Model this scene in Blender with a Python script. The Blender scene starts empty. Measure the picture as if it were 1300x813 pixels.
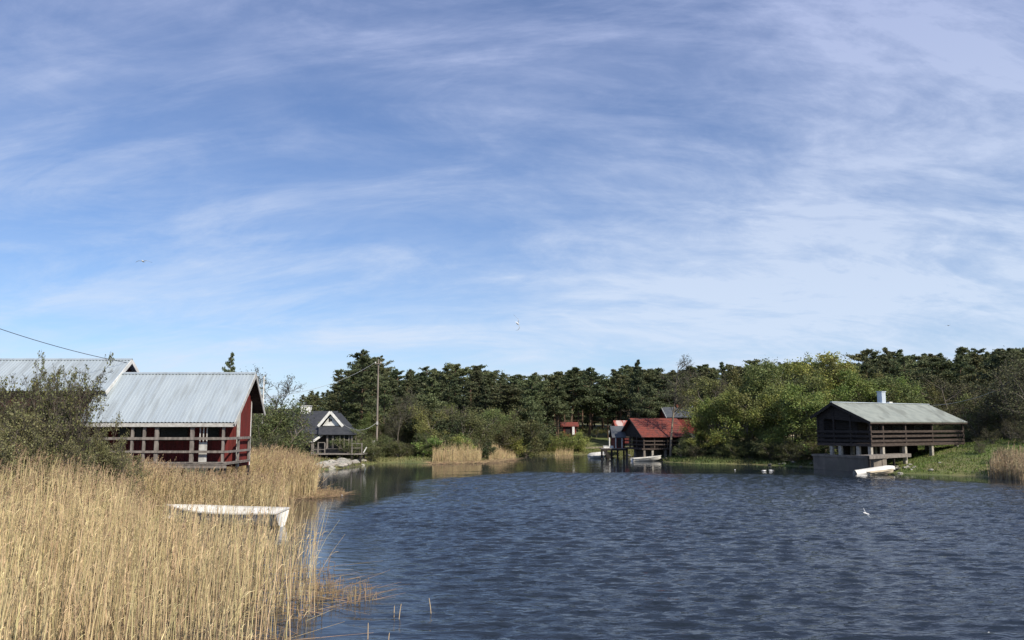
import bpy, math, random
import numpy as np
from mathutils import Vector, Matrix, noise as mnoise

R = math.radians
sc = bpy.context.scene
COL = sc.collection
random.seed(7)
rng = np.random.default_rng(11)

# ------------------------------------------------------------------ camera, sky, sun
F = 1050.0; CAMZ = 4.0; PITCH = math.atan(133.5 / F)
cd = bpy.data.cameras.new('camera'); cam = bpy.data.objects.new('camera', cd); COL.objects.link(cam)
cam.location = (0, 0, CAMZ); cam.rotation_euler = (math.pi / 2 + PITCH, 0, 0)
cd.sensor_width = 36.0; cd.lens = 36.0 * F / 1300.0; cd.clip_start = 0.1; cd.clip_end = 4000
sc.camera = cam

SUN_EL = R(40); SUN_AZ = math.atan2(0.64, -0.77)          # from +Y towards +X: right and behind the viewer
sd = bpy.data.lights.new('sun', 'SUN'); sun = bpy.data.objects.new('sun', sd); COL.objects.link(sun)
sd.energy = 4.6; sd.angle = R(0.6); sd.color = (1.0, 0.91, 0.76)
S = Vector((math.sin(SUN_AZ) * math.cos(SUN_EL), math.cos(SUN_AZ) * math.cos(SUN_EL), math.sin(SUN_EL)))
sun.rotation_euler = S.to_track_quat('Z', 'Y').to_euler()

world = bpy.data.worlds.new('World'); sc.world = world; world.use_nodes = True
nt = world.node_tree; nt.nodes.clear()
def wn(t, **kw):
    n = nt.nodes.new(t)
    for k, v in kw.items(): setattr(n, k, v)
    return n
def wl(a, b): nt.links.new(a, b)
def wmath(op, a, b=None, c=None, clamp=False):
    n = wn('ShaderNodeMath', operation=op, use_clamp=clamp)
    for i, x in enumerate((a, b, c)):
        if x is None: continue
        if hasattr(x, 'links'): wl(x, n.inputs[i])
        else: n.inputs[i].default_value = x
    return n.outputs[0]
sky = wn('ShaderNodeTexSky', sky_type='NISHITA'); sky.sun_disc = False
sky.sun_elevation = SUN_EL; sky.sun_rotation = SUN_AZ; sky.air_density = 1.0; sky.dust_density = 0.0; sky.ozone_density = 4.0
tc = wn('ShaderNodeTexCoord'); sep = wn('ShaderNodeSeparateXYZ'); wl(tc.outputs['Generated'], sep.inputs[0])
zc = wmath('ADD', wmath('MAXIMUM', sep.outputs[2], 0.0), 0.40)
cx = wmath('DIVIDE', sep.outputs[0], zc); cy = wmath('DIVIDE', sep.outputs[1], zc)
comb = wn('ShaderNodeCombineXYZ'); wl(cx, comb.inputs[0]); wl(cy, comb.inputs[1])
def cloud(scale, rot, sx, sy, detail, rough, dist, loc=(0, 0, 0)):
    m = wn('ShaderNodeMapping'); m.inputs['Rotation'].default_value = (0, 0, rot); m.inputs['Scale'].default_value = (sx, sy, 1)
    m.inputs['Location'].default_value = loc
    wl(comb.outputs[0], m.inputs[0])
    n = wn('ShaderNodeTexNoise'); n.inputs['Scale'].default_value = scale; n.inputs['Detail'].default_value = detail
    n.inputs['Roughness'].default_value = rough; n.inputs['Distortion'].default_value = dist
    wl(m.outputs[0], n.inputs['Vector'])
    return n.outputs[0]
def ramp(v, a, b, ta=0.0, tb=1.0):
    n = wn('ShaderNodeMapRange', interpolation_type='SMOOTHSTEP'); wl(v, n.inputs[0])
    n.inputs[1].default_value = a; n.inputs[2].default_value = b; n.inputs[3].default_value = ta; n.inputs[4].default_value = tb
    return n.outputs[0]
c1 = ramp(cloud(1.15, R(14), 1.0, 1.5, 7, 0.58, 0.6, (3.1, 1.2, 0)), 0.36, 0.66)
c2 = ramp(cloud(2.4, R(-20), 0.8, 2.0, 10, 0.66, 1.0, (7.3, 4.1, 0)), 0.38, 0.72)
c3 = ramp(cloud(1.9, R(48), 0.7, 2.4, 10, 0.64, 0.9, (1.3, 9.1, 0)), 0.42, 0.74)
c4 = ramp(cloud(4.2, R(-14), 0.8, 1.7, 12, 0.66, 1.2, (2.3, 5.1, 0)), 0.30, 0.72)
c5 = ramp(cloud(2.8, R(38), 0.7, 2.0, 12, 0.64, 1.0, (8.3, 0.1, 0)), 0.40, 0.70)
right = ramp(sep.outputs[0], -0.25, 0.5)
low = ramp(sep.outputs[2], 0.42, 0.03)
cv = wmath('ADD', wmath('MULTIPLY', c1, 0.40), wmath('ADD', wmath('MULTIPLY', c2, 0.40), wmath('MULTIPLY', wmath('MULTIPLY', c3, 0.38), wmath('ADD', right, 0.25))))
cv = wmath('ADD', cv, wmath('MULTIPLY', wmath('MULTIPLY', right, low), 0.26))
cv = wmath('ADD', cv, 0.17)
tex = wmath('ADD', wmath('MULTIPLY', c4, 0.34), wmath('MULTIPLY', c5, 0.24))
cv = wmath('ADD', wmath('MULTIPLY', cv, wmath('ADD', tex, 0.60)), wmath('MULTIPLY', tex, 0.10))
fac = wmath('MULTIPLY', cv, 1.0, clamp=True)
fac = wmath('MINIMUM', fac, 0.88)
bg1 = wn('ShaderNodeBackground'); bg1.inputs[1].default_value = 0.085
tint = wn('ShaderNodeMix', data_type='RGBA', blend_type='MULTIPLY'); tint.inputs[0].default_value = 1; wl(sky.outputs[0], tint.inputs[6]); tint.inputs[7].default_value = (0.80, 0.93, 1.15, 1); wl(tint.outputs[2], bg1.inputs[0])
bg2 = wn('ShaderNodeBackground'); bg2.inputs[1].default_value = 0.80
cc2 = wn('ShaderNodeMix', data_type='RGBA'); wl(ramp(sep.outputs[2], 0.08, 0.50), cc2.inputs[0]); cc2.inputs[6].default_value = (0.70, 0.81, 0.98, 1); cc2.inputs[7].default_value = (0.48, 0.56, 0.84, 1); wl(cc2.outputs[2], bg2.inputs[0])
mx = wn('ShaderNodeMixShader'); wl(fac, mx.inputs[0]); wl(bg1.outputs[0], mx.inputs[1]); wl(bg2.outputs[0], mx.inputs[2])
wo = wn('ShaderNodeOutputWorld'); wl(mx.outputs[0], wo.inputs[0])

sc.view_settings.view_transform = 'Standard'; sc.view_settings.look = 'None'; sc.view_settings.exposure = 0.30
sc.view_settings.gamma = 1; sc.view_settings.use_curve_mapping = False
sc.render.engine = 'CYCLES'
sc.cycles.max_bounces = 6; sc.cycles.diffuse_bounces = 3; sc.cycles.glossy_bounces = 3; sc.cycles.transmission_bounces = 3
sc.cycles.use_denoising = True

# ------------------------------------------------------------------ geometry of the view
cp, sp_ = math.cos(PITCH), math.sin(PITCH)
def at(u, v, Y):
    a = (u - 650) / F; b = (406.5 - v) / F
    dy = cp - b * sp_; dz = sp_ + b * cp; t = Y / dy
    return Vector((a * t, Y, CAMZ + dz * t))
def gw(u, v, z=0.0):
    a = (u - 650) / F; b = (406.5 - v) / F
    dy = cp - b * sp_; dz = sp_ + b * cp; t = (z - CAMZ) / dz
    return Vector((a * t, dy * t, z))
def proj(p):
    x, y, z = p[0], p[1], p[2] - CAMZ
    d = y * cp + z * sp_; up = -y * sp_ + z * cp
    return 650 + F * x / d, 406.5 - F * up / d

# ------------------------------------------------------------------ materials
def pm(name, c1, c2=None, scale=3.0, stretch=(1, 1, 1), rough=0.8, bump=0.0, detail=5, metal=0.0, island=0.0, objrand=0.0,
       lo=0.35, hi=0.65, coord='Object', c3=None, s3=0.6, trans=0.0, bscale=None, spec=0.4, c3s=None):
    m = bpy.data.materials.new(name); m.use_nodes = True; t = m.node_tree; N = t.nodes; L = t.links
    b = N['Principled BSDF']; b.inputs['Roughness'].default_value = rough; b.inputs['Metallic'].default_value = metal
    b.inputs['Specular IOR Level'].default_value = spec
    c2 = c2 or c1
    tcn = N.new('ShaderNodeTexCoord'); mp = N.new('ShaderNodeMapping'); mp.inputs['Scale'].default_value = stretch
    L.new(tcn.outputs[coord], mp.inputs[0])
    nz = N.new('ShaderNodeTexNoise'); nz.inputs['Scale'].default_value = scale; nz.inputs['Detail'].default_value = detail
    L.new(mp.outputs[0], nz.inputs['Vector'])
    rp = N.new('ShaderNodeMapRange'); rp.interpolation_type = 'SMOOTHSTEP'; rp.inputs[1].default_value = lo; rp.inputs[2].default_value = hi
    L.new(nz.outputs[0], rp.inputs[0])
    mix = N.new('ShaderNodeMix'); mix.data_type = 'RGBA'; mix.inputs[6].default_value = (*c1, 1); mix.inputs[7].default_value = (*c2, 1)
    L.new(rp.outputs[0], mix.inputs[0]); out = mix.outputs[2]
    if c3:
        n3 = N.new('ShaderNodeTexNoise'); n3.inputs['Scale'].default_value = s3; n3.inputs['Detail'].default_value = 4
        if c3s:
            mp3 = N.new('ShaderNodeMapping'); mp3.inputs['Scale'].default_value = c3s; L.new(tcn.outputs[coord], mp3.inputs[0]); L.new(mp3.outputs[0], n3.inputs['Vector'])
        else: L.new(tcn.outputs[coord], n3.inputs['Vector'])
        r3 = N.new('ShaderNodeMapRange'); r3.interpolation_type = 'SMOOTHSTEP'; r3.inputs[1].default_value = 0.48; r3.inputs[2].default_value = 0.66
        L.new(n3.outputs[0], r3.inputs[0])
        m3 = N.new('ShaderNodeMix'); m3.data_type = 'RGBA'; m3.inputs[7].default_value = (*c3, 1)
        L.new(out, m3.inputs[6]); L.new(r3.outputs[0], m3.inputs[0]); out = m3.outputs[2]
    def vary(out, src, lo_, hi_, hue):
        r_ = N.new('ShaderNodeMapRange'); r_.inputs[3].default_value = lo_; r_.inputs[4].default_value = hi_
        L.new(src, r_.inputs[0])
        h = N.new('ShaderNodeHueSaturation'); L.new(out, h.inputs['Color']); L.new(r_.outputs[0], h.inputs['Value'])
        r2 = N.new('ShaderNodeMapRange'); r2.inputs[3].default_value = 0.5 - hue; r2.inputs[4].default_value = 0.5 + hue
        ml = N.new('ShaderNodeMath'); ml.operation = 'MULTIPLY'; ml.inputs[1].default_value = 7.31; L.new(src, ml.inputs[0])
        fr = N.new('ShaderNodeMath'); fr.operation = 'FRACT'; L.new(ml.outputs[0], fr.inputs[0])
        L.new(fr.outputs[0], r2.inputs[0]); L.new(r2.outputs[0], h.inputs['Hue'])
        return h.outputs[0]
    if island:
        g = N.new('ShaderNodeNewGeometry'); out = vary(out, g.outputs['Random Per Island'], 1 - island, 1 + island, 0.025)
    if objrand:
        g = N.new('ShaderNodeObjectInfo'); out = vary(out, g.outputs['Random'], 1 - objrand, 1 + objrand, 0.03)
    L.new(out, b.inputs['Base Color'])
    if bump:
        bp = N.new('ShaderNodeBump'); bp.inputs['Strength'].default_value = bump; bp.inputs['Distance'].default_value = 0.05
        if bscale:
            nb = N.new('ShaderNodeTexNoise'); nb.inputs['Scale'].default_value = bscale; nb.inputs['Detail'].default_value = 4
            L.new(mp.outputs[0], nb.inputs['Vector']); L.new(nb.outputs[0], bp.inputs['Height'])
        else: L.new(nz.outputs[0], bp.inputs['Height'])
        L.new(bp.outputs[0], b.inputs['Normal'])
    if trans:
        tr = N.new('ShaderNodeBsdfTranslucent'); L.new(out, tr.inputs[0])
        ms = N.new('ShaderNodeMixShader'); ms.inputs[0].default_value = trans
        L.new(b.outputs[0], ms.inputs[1]); L.new(tr.outputs[0], ms.inputs[2]); L.new(ms.outputs[0], N['Material Output'].inputs[0])
    return m

M = {}
M['galv'] = pm('galvanised_sheet', (0.39, 0.45, 0.49), (0.44, 0.50, 0.53), 1.2, (1, 0.3, 0.3), 0.42, metal=0.3, c3=(0.35, 0.395, 0.415), s3=1.6, c3s=(2.6, 0.3, 0.3))
M['white'] = pm('white_paint', (0.74, 0.74, 0.72), (0.60, 0.60, 0.57), 4, rough=0.5)
M['greywhite'] = pm('weathered_white_wood', (0.50, 0.50, 0.48), (0.36, 0.35, 0.33), 5, (1, 1, 1), 0.7)
M['red'] = pm('falu_red_boards', (0.155, 0.021, 0.018), (0.10, 0.017, 0.015), 6, (1, 1, 0.15), 0.75, bump=0.3)
M['darkred'] = pm('shade_toned_red_boards', (0.055, 0.016, 0.013), (0.04, 0.013, 0.011), 6, (1, 1, 0.15), 0.8)  # red boards darkened: shadow below the eave put into the colour
M['greywood'] = pm('weathered_grey_wood', (0.24, 0.215, 0.195), (0.14, 0.125, 0.113), 7, (1, 1, 0.3), 0.85, bump=0.3)
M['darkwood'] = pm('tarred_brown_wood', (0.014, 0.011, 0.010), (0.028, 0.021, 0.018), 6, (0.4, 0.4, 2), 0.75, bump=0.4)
M['railwood'] = pm('stained_rail_wood', (0.040, 0.029, 0.024), (0.075, 0.056, 0.046), 6, (0.4, 0.4, 2), 0.75, bump=0.4)
M['blackwood'] = pm('black_boards', (0.02, 0.02, 0.022), (0.034, 0.033, 0.034), 6, (1, 1, 0.2), 0.7, bump=0.2)
M['slate'] = pm('dark_felt_roof', (0.030, 0.033, 0.040), (0.045, 0.048, 0.055), 2.5, rough=0.8, bump=0.3, bscale=20)
M['bluegrey'] = pm('blue_grey_roof', (0.060, 0.068, 0.080), (0.085, 0.092, 0.102), 2, rough=0.7, bump=0.2)
M['greenroof'] = pm('grey_green_roof', (0.225, 0.25, 0.225), (0.28, 0.305, 0.27), 1.3, (1, 1, 1), 0.6, c3=(0.185, 0.20, 0.175), s3=0.9, c3s=(1.2, 0.5, 0.5), bump=0.1, bscale=15)
M['redtile'] = pm('mossy_red_tiles', (0.20, 0.047, 0.032), (0.125, 0.034, 0.027), 4.5, rough=0.9, c3=(0.085, 0.032, 0.028), s3=1.7, bump=0.5, bscale=14, detail=8)
M['rustroof'] = pm('rusted_sheet', (0.5, 0.4, 0.36), (0.30, 0.07, 0.045), 2.2, (1.2, 0.1, 0.1), 0.7, lo=0.45, hi=0.55)
M['glass'] = pm('dark_glass', (0.012, 0.014, 0.016), rough=0.25, spec=0.25)
M['concrete'] = pm('weathered_concrete', (0.22, 0.19, 0.16), (0.13, 0.115, 0.10), 1.5, (1, 1, 0.5), 0.9, bump=0.4, c3=(0.13, 0.12, 0.10), s3=0.8)
M['pier'] = pm('pale_concrete_pier', (0.40, 0.37, 0.32), (0.27, 0.25, 0.21), 4, rough=0.9, bump=0.3)
M['metal'] = pm('zinc_metal', (0.55, 0.62, 0.70), (0.48, 0.54, 0.6), 2, rough=0.4, metal=0.2)
M['stone'] = pm('pale_limestone', (0.40, 0.375, 0.325), (0.24, 0.23, 0.20), 4, rough=0.9, bump=0.4, objrand=0.22)
M['boat'] = pm('white_gelcoat', (0.72, 0.71, 0.68), (0.58, 0.57, 0.53), 2.5, rough=0.35)
M['cream'] = pm('cream_hull', (0.58, 0.50, 0.36), (0.46, 0.39, 0.28), 2.5, rough=0.5)
M['boatin'] = pm('boat_inside', (0.34, 0.33, 0.31), (0.22, 0.21, 0.2), 4, rough=0.6)
M['brick'] = pm('red_brick', (0.25, 0.08, 0.05), (0.18, 0.06, 0.04), 9, rough=0.9)
M['pole'] = pm('grey_pole_wood', (0.26, 0.225, 0.19), (0.17, 0.14, 0.12), 5, (1, 1, 0.1), 0.85)
M['cable'] = pm('cable_sheath', (0.045, 0.05, 0.055), rough=0.5)
M['palecable'] = pm('pale_cable_sheath', (0.35, 0.36, 0.36), rough=0.5)
M['pine'] = pm('pine_needles', (0.096, 0.114, 0.050), (0.122, 0.135, 0.060), 0.5, rough=0.7, island=0.4, objrand=0.3, trans=0.28)  # needle tone lightened to stand in for distance haze
M['spruce'] = pm('dark_needles', (0.072, 0.094, 0.046), (0.096, 0.114, 0.054), 0.5, rough=0.7, island=0.4, objrand=0.25, trans=0.28)
M['bark'] = pm('pine_bark', (0.17, 0.105, 0.07), (0.10, 0.075, 0.055), 4, (1, 1, 0.3), 0.9)
M['greybark'] = pm('grey_bark', (0.20, 0.175, 0.145), (0.12, 0.10, 0.085), 4, (1, 1, 0.3), 0.9)
M['palebark'] = pm('lichen_bark', (0.25, 0.21, 0.155), (0.13, 0.105, 0.08), 3, (1, 1, 0.3), 0.9)
M['twig'] = pm('bare_twigs', (0.105, 0.092, 0.072), (0.075, 0.066, 0.054), 2, rough=0.9, island=0.3, objrand=0.2)
M['fresh'] = pm('fresh_leaves', (0.19, 0.235, 0.058), (0.235, 0.26, 0.068), 0.6, rough=0.6, island=0.35, objrand=0.2, trans=0.3)
M['mid'] = pm('spring_leaves', (0.145, 0.172, 0.056), (0.19, 0.205, 0.068), 0.6, rough=0.6, island=0.35, objrand=0.25, trans=0.3)
M['olive'] = pm('olive_leaves', (0.090, 0.108, 0.038), (0.125, 0.130, 0.048), 0.7, rough=0.65, island=0.35, objrand=0.22, trans=0.25)
M['brownleaf'] = pm('budding_leaves', (0.098, 0.098, 0.044), (0.080, 0.088, 0.038), 0.7, rough=0.7, island=0.35, objrand=0.2, trans=0.2)
M['nearleaf'] = pm('young_bush_leaves', (0.175, 0.175, 0.070), (0.13, 0.145, 0.055), 0.9, rough=0.6, island=0.4, trans=0.3)
M['nearolive'] = pm('olive_bush_leaves', (0.185, 0.178, 0.078), (0.145, 0.148, 0.062), 0.9, rough=0.6, island=0.4, trans=0.25)
M['juniper'] = pm('juniper_needles', (0.060, 0.078, 0.032), (0.085, 0.095, 0.038), 0.8, rough=0.7, island=0.35, objrand=0.25, trans=0.12)
M['reed'] = pm('dry_reed', (0.70, 0.565, 0.33), (0.50, 0.39, 0.215), 1.2, rough=0.7, island=0.5, trans=0.22)
M['reedfar'] = pm('far_dry_reed', (0.64, 0.51, 0.29), (0.52, 0.40, 0.215), 0.8, rough=0.75, island=0.3, trans=0.2)
M['greyreed'] = pm('greyed_dry_reed', (0.50, 0.40, 0.25), (0.34, 0.27, 0.165), 1.5, rough=0.8, island=0.35, trans=0.15)  # greyish tan, duller than the other reeds
M['plume'] = pm('reed_plume', (0.27, 0.185, 0.115), (0.36, 0.26, 0.16), 2, rough=0.9, island=0.35, trans=0.2)
M['deadreed'] = pm('wet_dead_reed', (0.40, 0.29, 0.165), (0.25, 0.18, 0.105), 1.5, rough=0.8, island=0.35)
M['grass'] = pm('bank_grass', (0.115, 0.175, 0.035), (0.150, 0.185, 0.050), 0.5, rough=0.7, island=0.4, trans=0.25)
M['shoreg'] = pm('dark_shore_grass', (0.075, 0.115, 0.030), (0.115, 0.125, 0.045), 0.5, rough=0.7, island=0.45, trans=0.25)  # darker green than the bank grass
M['paleg'] = pm('pale_grass', (0.24, 0.22, 0.10), (0.15, 0.18, 0.06), 0.3, rough=0.8, island=0.35, trans=0.25)
M['gullw'] = pm('gull_white', (0.80, 0.80, 0.80), rough=0.6)
M['gullg'] = pm('gull_grey', (0.30, 0.32, 0.35), rough=0.6)
M['gullb'] = pm('gull_black', (0.03, 0.03, 0.035), rough=0.6)
M['path'] = pm('pale_gravel', (0.42, 0.36, 0.27), (0.33, 0.28, 0.21), 1.0, rough=0.95)

# ------------------------------------------------------------------ object helpers
def wloc(o):
    v = Vector((0, 0, 0))
    while o: v = v + Vector(o.location); o = o.parent
    return v
def tag(o, label=None, cat=None, group=None, kind=None):
    if label: o['label'] = label
    if cat: o['category'] = cat
    if group: o['group'] = group
    if kind: o['kind'] = kind
    return o
def root(name, loc, label, cat, group=None):
    o = bpy.data.objects.new(name, None); COL.objects.link(o); o.location = loc; o.empty_display_size = 0.3
    return tag(o, label, cat, group)
def np_mesh(name, V, Fq, mats, midx=None, smooth=False):
    """V (n,3); Fq list of (m,k) arrays"""
    me = bpy.data.meshes.new(name)
    V = np.ascontiguousarray(V, np.float32)
    me.vertices.add(len(V)); me.vertices.foreach_set('co', V.ravel())
    idx = np.concatenate([f.ravel() for f in Fq]).astype(np.int32)
    tot = np.concatenate([np.full(len(f), f.shape[1]) for f in Fq]).astype(np.int32)
    st = np.concatenate([[0], np.cumsum(tot)[:-1]]).astype(np.int32)
    me.loops.add(len(idx)); me.loops.foreach_set('vertex_index', idx)
    me.polygons.add(len(tot)); me.polygons.foreach_set('loop_start', st); me.polygons.foreach_set('loop_total', tot)
    if midx is not None: me.polygons.foreach_set('material_index', np.asarray(midx, np.int32))
    if smooth: me.polygons.foreach_set('use_smooth', np.ones(len(tot), bool))
    for m in (mats if isinstance(mats, (list, tuple)) else [mats]): me.materials.append(m)
    me.update(calc_edges=True); me.validate()
    return me
def link(name, me, parent=None, loc=(0, 0, 0)):
    o = bpy.data.objects.new(name, me); COL.objects.link(o); o.location = loc
    if parent: o.parent = parent
    return o
class MB:
    def __init__(s): s.v = []; s.f = []
    def add(s, vs, fs):
        n = len(s.v); s.v += [Vector(v) for v in vs]; s.f += [tuple(i + n for i in f) for f in fs]; return s
    def box(s, a, b, ax=None, o=None):
        """axis box from corner a to corner b; ax=(ex,ey,ez) frame with origin o"""
        vs = [(x, y, z) for z in (a[2], b[2]) for y in (a[1], b[1]) for x in (a[0], b[0])]
        if ax: vs = [o + ax[0] * x + ax[1] * y + ax[2] * z for x, y, z in vs]
        return s.add(vs, [(0, 2, 3, 1), (4, 5, 7, 6), (0, 1, 5, 4), (2, 6, 7, 3), (0, 4, 6, 2), (1, 3, 7, 5)])
    def beam(s, p, q, w, h=None, up=(0, 0, 1)):
        p, q = Vector(p), Vector(q); h = h or w; d = (q - p).normalized(); up = Vector(up)
        if abs(d.dot(up)) > 0.98: up = Vector((0, 1, 0))
        x = d.cross(up).normalized(); z = x.cross(d).normalized()
        vs = [c + x * (i * w / 2) + z * (j * h / 2) for c in (p, q) for j in (-1, 1) for i in (-1, 1)]
        return s.add(vs, [(0, 2, 3, 1), (4, 5, 7, 6), (0, 1, 5, 4), (2, 6, 7, 3), (0, 4, 6, 2), (1, 3, 7, 5)])
    def plate(s, poly, n, t):
        """polygon extruded by t along -n"""
        n = Vector(n).normalized(); k = len(poly); top = [Vector(p) for p in poly]; bot = [p - n * t for p in top]
        fs = [tuple(range(k)), tuple(range(2 * k - 1, k - 1, -1))] + [(i, i + k, (i + 1) % k + k, (i + 1) % k) for i in range(k)]
        return s.add(top + bot, fs)
    def tube(s, pts, r, n=8, cap=True):
        pts = [Vector(p) for p in pts]; rs = r if isinstance(r, (list, tuple)) else [r] * len(pts); base = len(s.v)
        for i, p in enumerate(pts):
            d = (pts[min(i + 1, len(pts) - 1)] - pts[max(i - 1, 0)]).normalized()
            a = Vector((1, 0, 0)) if abs(d.x) < 0.9 else Vector((0, 1, 0))
            x = d.cross(a).normalized(); y = d.cross(x)
            for k in range(n):
                t = 2 * math.pi * k / n; s.v.append(p + x * math.cos(t) * rs[i] + y * math.sin(t) * rs[i])
        for i in range(len(pts) - 1):
            for k in range(n):
                a = base + i * n + k; b = base + i * n + (k + 1) % n
                s.f.append((a, b, b + n, a + n))
        if cap:
            s.f.append(tuple(base + k for k in range(n))[::-1]); e = base + (len(pts) - 1) * n
            s.f.append(tuple(e + k for k in range(n)))
        return s
    def build(s, name, mat, parent=None, loc=None, smooth=False, bevel=0.0):
        off = wloc(parent) if parent else Vector(loc or (0, 0, 0))
        me = bpy.data.meshes.new(name); me.from_pydata([v - off for v in s.v], [], s.f)
        for m in (mat if isinstance(mat, list) else [mat]): me.materials.append(m)
        if smooth: me.polygons.foreach_set('use_smooth', [True] * len(me.polygons))
        me.update()
        o = bpy.data.objects.new(name, me); COL.objects.link(o)
        if parent: o.parent = parent
        else: o.location = off
        if bevel:
            b = o.modifiers.new('bevel', 'BEVEL'); b.width = bevel; b.segments = 1; b.limit_method = 'ANGLE'
        return o
def corrugated(mb, p00, p10, p01, p11, pitch=0.2, amp=0.03):
    """roof sheet: p00->p10 along eave, p01->p11 along ridge; ribs run from eave to ridge"""
    p00, p10, p01, p11 = map(Vector, (p00, p10, p01, p11)); n_ = (p10 - p00).cross(p01 - p00).normalized()
    L = (p10 - p00).length; k = max(1, int(L / pitch)); base = len(mb.v)
    prof = [(0.0, 0), (0.42, 0), (0.52, 1), (0.86, 1)]
    ts = [((i + a) / k, h) for i in range(k) for a, h in prof] + [(1.0, 0)]
    for lay in (0, -0.02):
        for t, h in ts:
            for e0, e1 in ((p00, p10), (p01, p11)): mb.v.append(e0.lerp(e1, t) + n_ * (h * amp + lay))
    m = len(ts)
    for i in range(m - 1):
        a = base + 2 * i
        mb.f.append((a, a + 2, a + 3, a + 1)); c = a + 2 * m; mb.f.append((c, c + 1, c + 3, c + 2))
        mb.f.append((a, c, c + 2, a + 2)); mb.f.append((a + 1, a + 3, c + 3, c + 1))
    return mb

# ------------------------------------------------------------------ terrain
shore_px = [(392, 623), (400, 608), (404, 600), (416, 597), (450, 593), (460, 591.5), (482, 588), (550, 588), (612, 586.5), (625, 583.5), (655, 582), (662, 578.5), (700, 578),
            (745, 577), (762, 579), (790, 580.5), (812, 581.5), (832, 583), (843, 586.5), (880, 588.5), (915, 589), (955, 590), (1000, 592), (1034, 593.5), (1111, 598),
            (1140, 601), (1180, 603), (1235, 604.5), (1268, 607), (1310, 609)]
shore = [(-9.5, -30), (-9.2, 8), (-9.6, 18), (-12.2, 27), (-14.8, 33), (-15.5, 40), (-13.4, 44.5)] + [tuple(gw(u, v)[:2]) for u, v in shore_px] + [(46, 55), (52, 40), (55, 0), (55, -30)]
SH = np.array(shore)
def sdist(X, Y):
    """signed distance to the shoreline, positive on land"""
    X = np.asarray(X, float); Y = np.asarray(Y, float); P = np.stack([X.ravel(), Y.ravel()], 1)
    d = np.full(len(P), 1e9); inside = np.zeros(len(P), bool)
    n = len(SH)
    for i in range(n):
        a = SH[i]; b = SH[(i + 1) % n]; ab = b - a
        t = np.clip(((P - a) @ ab) / (ab @ ab), 0, 1)
        d = np.minimum(d, np.hypot(*(P - a - t[:, None] * ab).T))
        c = (a[1] > P[:, 1]) != (b[1] > P[:, 1])
        with np.errstate(divide='ignore', invalid='ignore'):
            xi = (b[0] - a[0]) * (P[:, 1] - a[1]) / (b[1] - a[1] + 1e-12) + a[0]
        inside ^= c & (P[:, 0] < xi)
    return np.where(inside, -d, d).reshape(X.shape)
def wav(X, Y, s, seed):
    r = np.random.default_rng(seed); z = np.zeros_like(X, dtype=float)
    for k in range(7):
        a = r.uniform(0, 2 * math.pi); f = s * r.uniform(0.5, 2.2); z += np.sin((X * math.cos(a) + Y * math.sin(a)) * f + r.uniform(0, 6.28)) / 7
    return z
def ground_z(X, Y):
    X = np.asarray(X, float); Y = np.asarray(Y, float); d = sdist(X, Y)
    land = 0.28 * (1 - np.exp(-np.maximum(d, 0) / 0.8)) + 0.075 * np.clip(d, 0, 32) + 0.055 * np.clip(d - 32, 0, 110)
    land = land + (wav(X, Y, 0.6, 3) * 0.16 + wav(X, Y, 2.0, 4) * 0.06) * np.clip(d / 3, 0, 1)
    # bank rising up to the deck of the right-hand cabin
    land = land + 1.35 * np.exp(-(((X - 46) / 6.5) ** 2 + ((Y - 76) / 8.5) ** 2)) * np.clip(d / 3, 0, 1)
    lake = -np.clip(-d * 0.22, 0, 1.5)
    return np.where(d > 0, land, lake)
def gz(x, y): return float(ground_z(np.array([x]), np.array([y]))[0])

xs = np.concatenate([np.linspace(-1500, -140, 12)[:-1], np.arange(-140, -60, 4), np.arange(-60, 62, 0.9), np.arange(62, 150, 4), np.linspace(150, 1500, 12)])
ys = np.concatenate([np.linspace(-1500, -60, 10)[:-1], np.arange(-60, 10, 4), np.arange(10, 130, 0.9), np.arange(130, 260, 5), np.linspace(262, 1800, 12)])
GX, GY = np.meshgrid(xs, ys); GZ = ground_z(GX, GY)
ny, nx = GX.shape; ii = np.arange(ny * nx).reshape(ny, nx)
quads = np.stack([ii[:-1, :-1], ii[:-1, 1:], ii[1:, 1:], ii[1:, :-1]], -1).reshape(-1, 4)
mg = pm('meadow_soil', (0.100, 0.130, 0.038), (0.165, 0.150, 0.065), 0.25, rough=0.95, bump=0.6, detail=8, c3=(0.085, 0.070, 0.042), s3=0.12, bscale=6)
g = link('ground', np_mesh('ground', np.stack([GX, GY, GZ], -1).reshape(-1, 3), [quads], mg, smooth=True)); tag(g, kind='structure')

# water: a finely divided sheet whose swell is real geometry, with ripples on top
mw = bpy.data.materials.new('lake_water'); mw.use_nodes = True; t = mw.node_tree; N = t.nodes; L = t.links; b = N['Principled BSDF']
b.inputs['Base Color'].default_value = (0.012, 0.018, 0.026, 1); b.inputs['Roughness'].default_value = 0.08; b.inputs['IOR'].default_value = 1.333
tcn = N.new('ShaderNodeTexCoord')
def wnoise(scale, sx, sy, detail, rough, dist=0.0, rot=0.0):
    mp = N.new('ShaderNodeMapping'); mp.inputs['Scale'].default_value = (sx, sy, 1); mp.inputs['Rotation'].default_value = (0, 0, rot)
    L.new(tcn.outputs['Object'], mp.inputs[0])
    n = N.new('ShaderNodeTexNoise'); n.inputs['Scale'].default_value = scale; n.inputs['Detail'].default_value = detail; n.inputs['Roughness'].default_value = rough
    n.inputs['Distortion'].default_value = dist; L.new(mp.outputs[0], n.inputs['Vector']); return n.outputs[0]
def mth(op, a, b_=None, clamp=False):
    n = N.new('ShaderNodeMath'); n.operation = op; n.use_clamp = clamp
    for i, x in enumerate((a, b_)):
        if x is None: continue
        if hasattr(x, 'links'): L.new(x, n.inputs[i])
        else: n.inputs[i].default_value = x
    return n.outputs[0]
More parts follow.
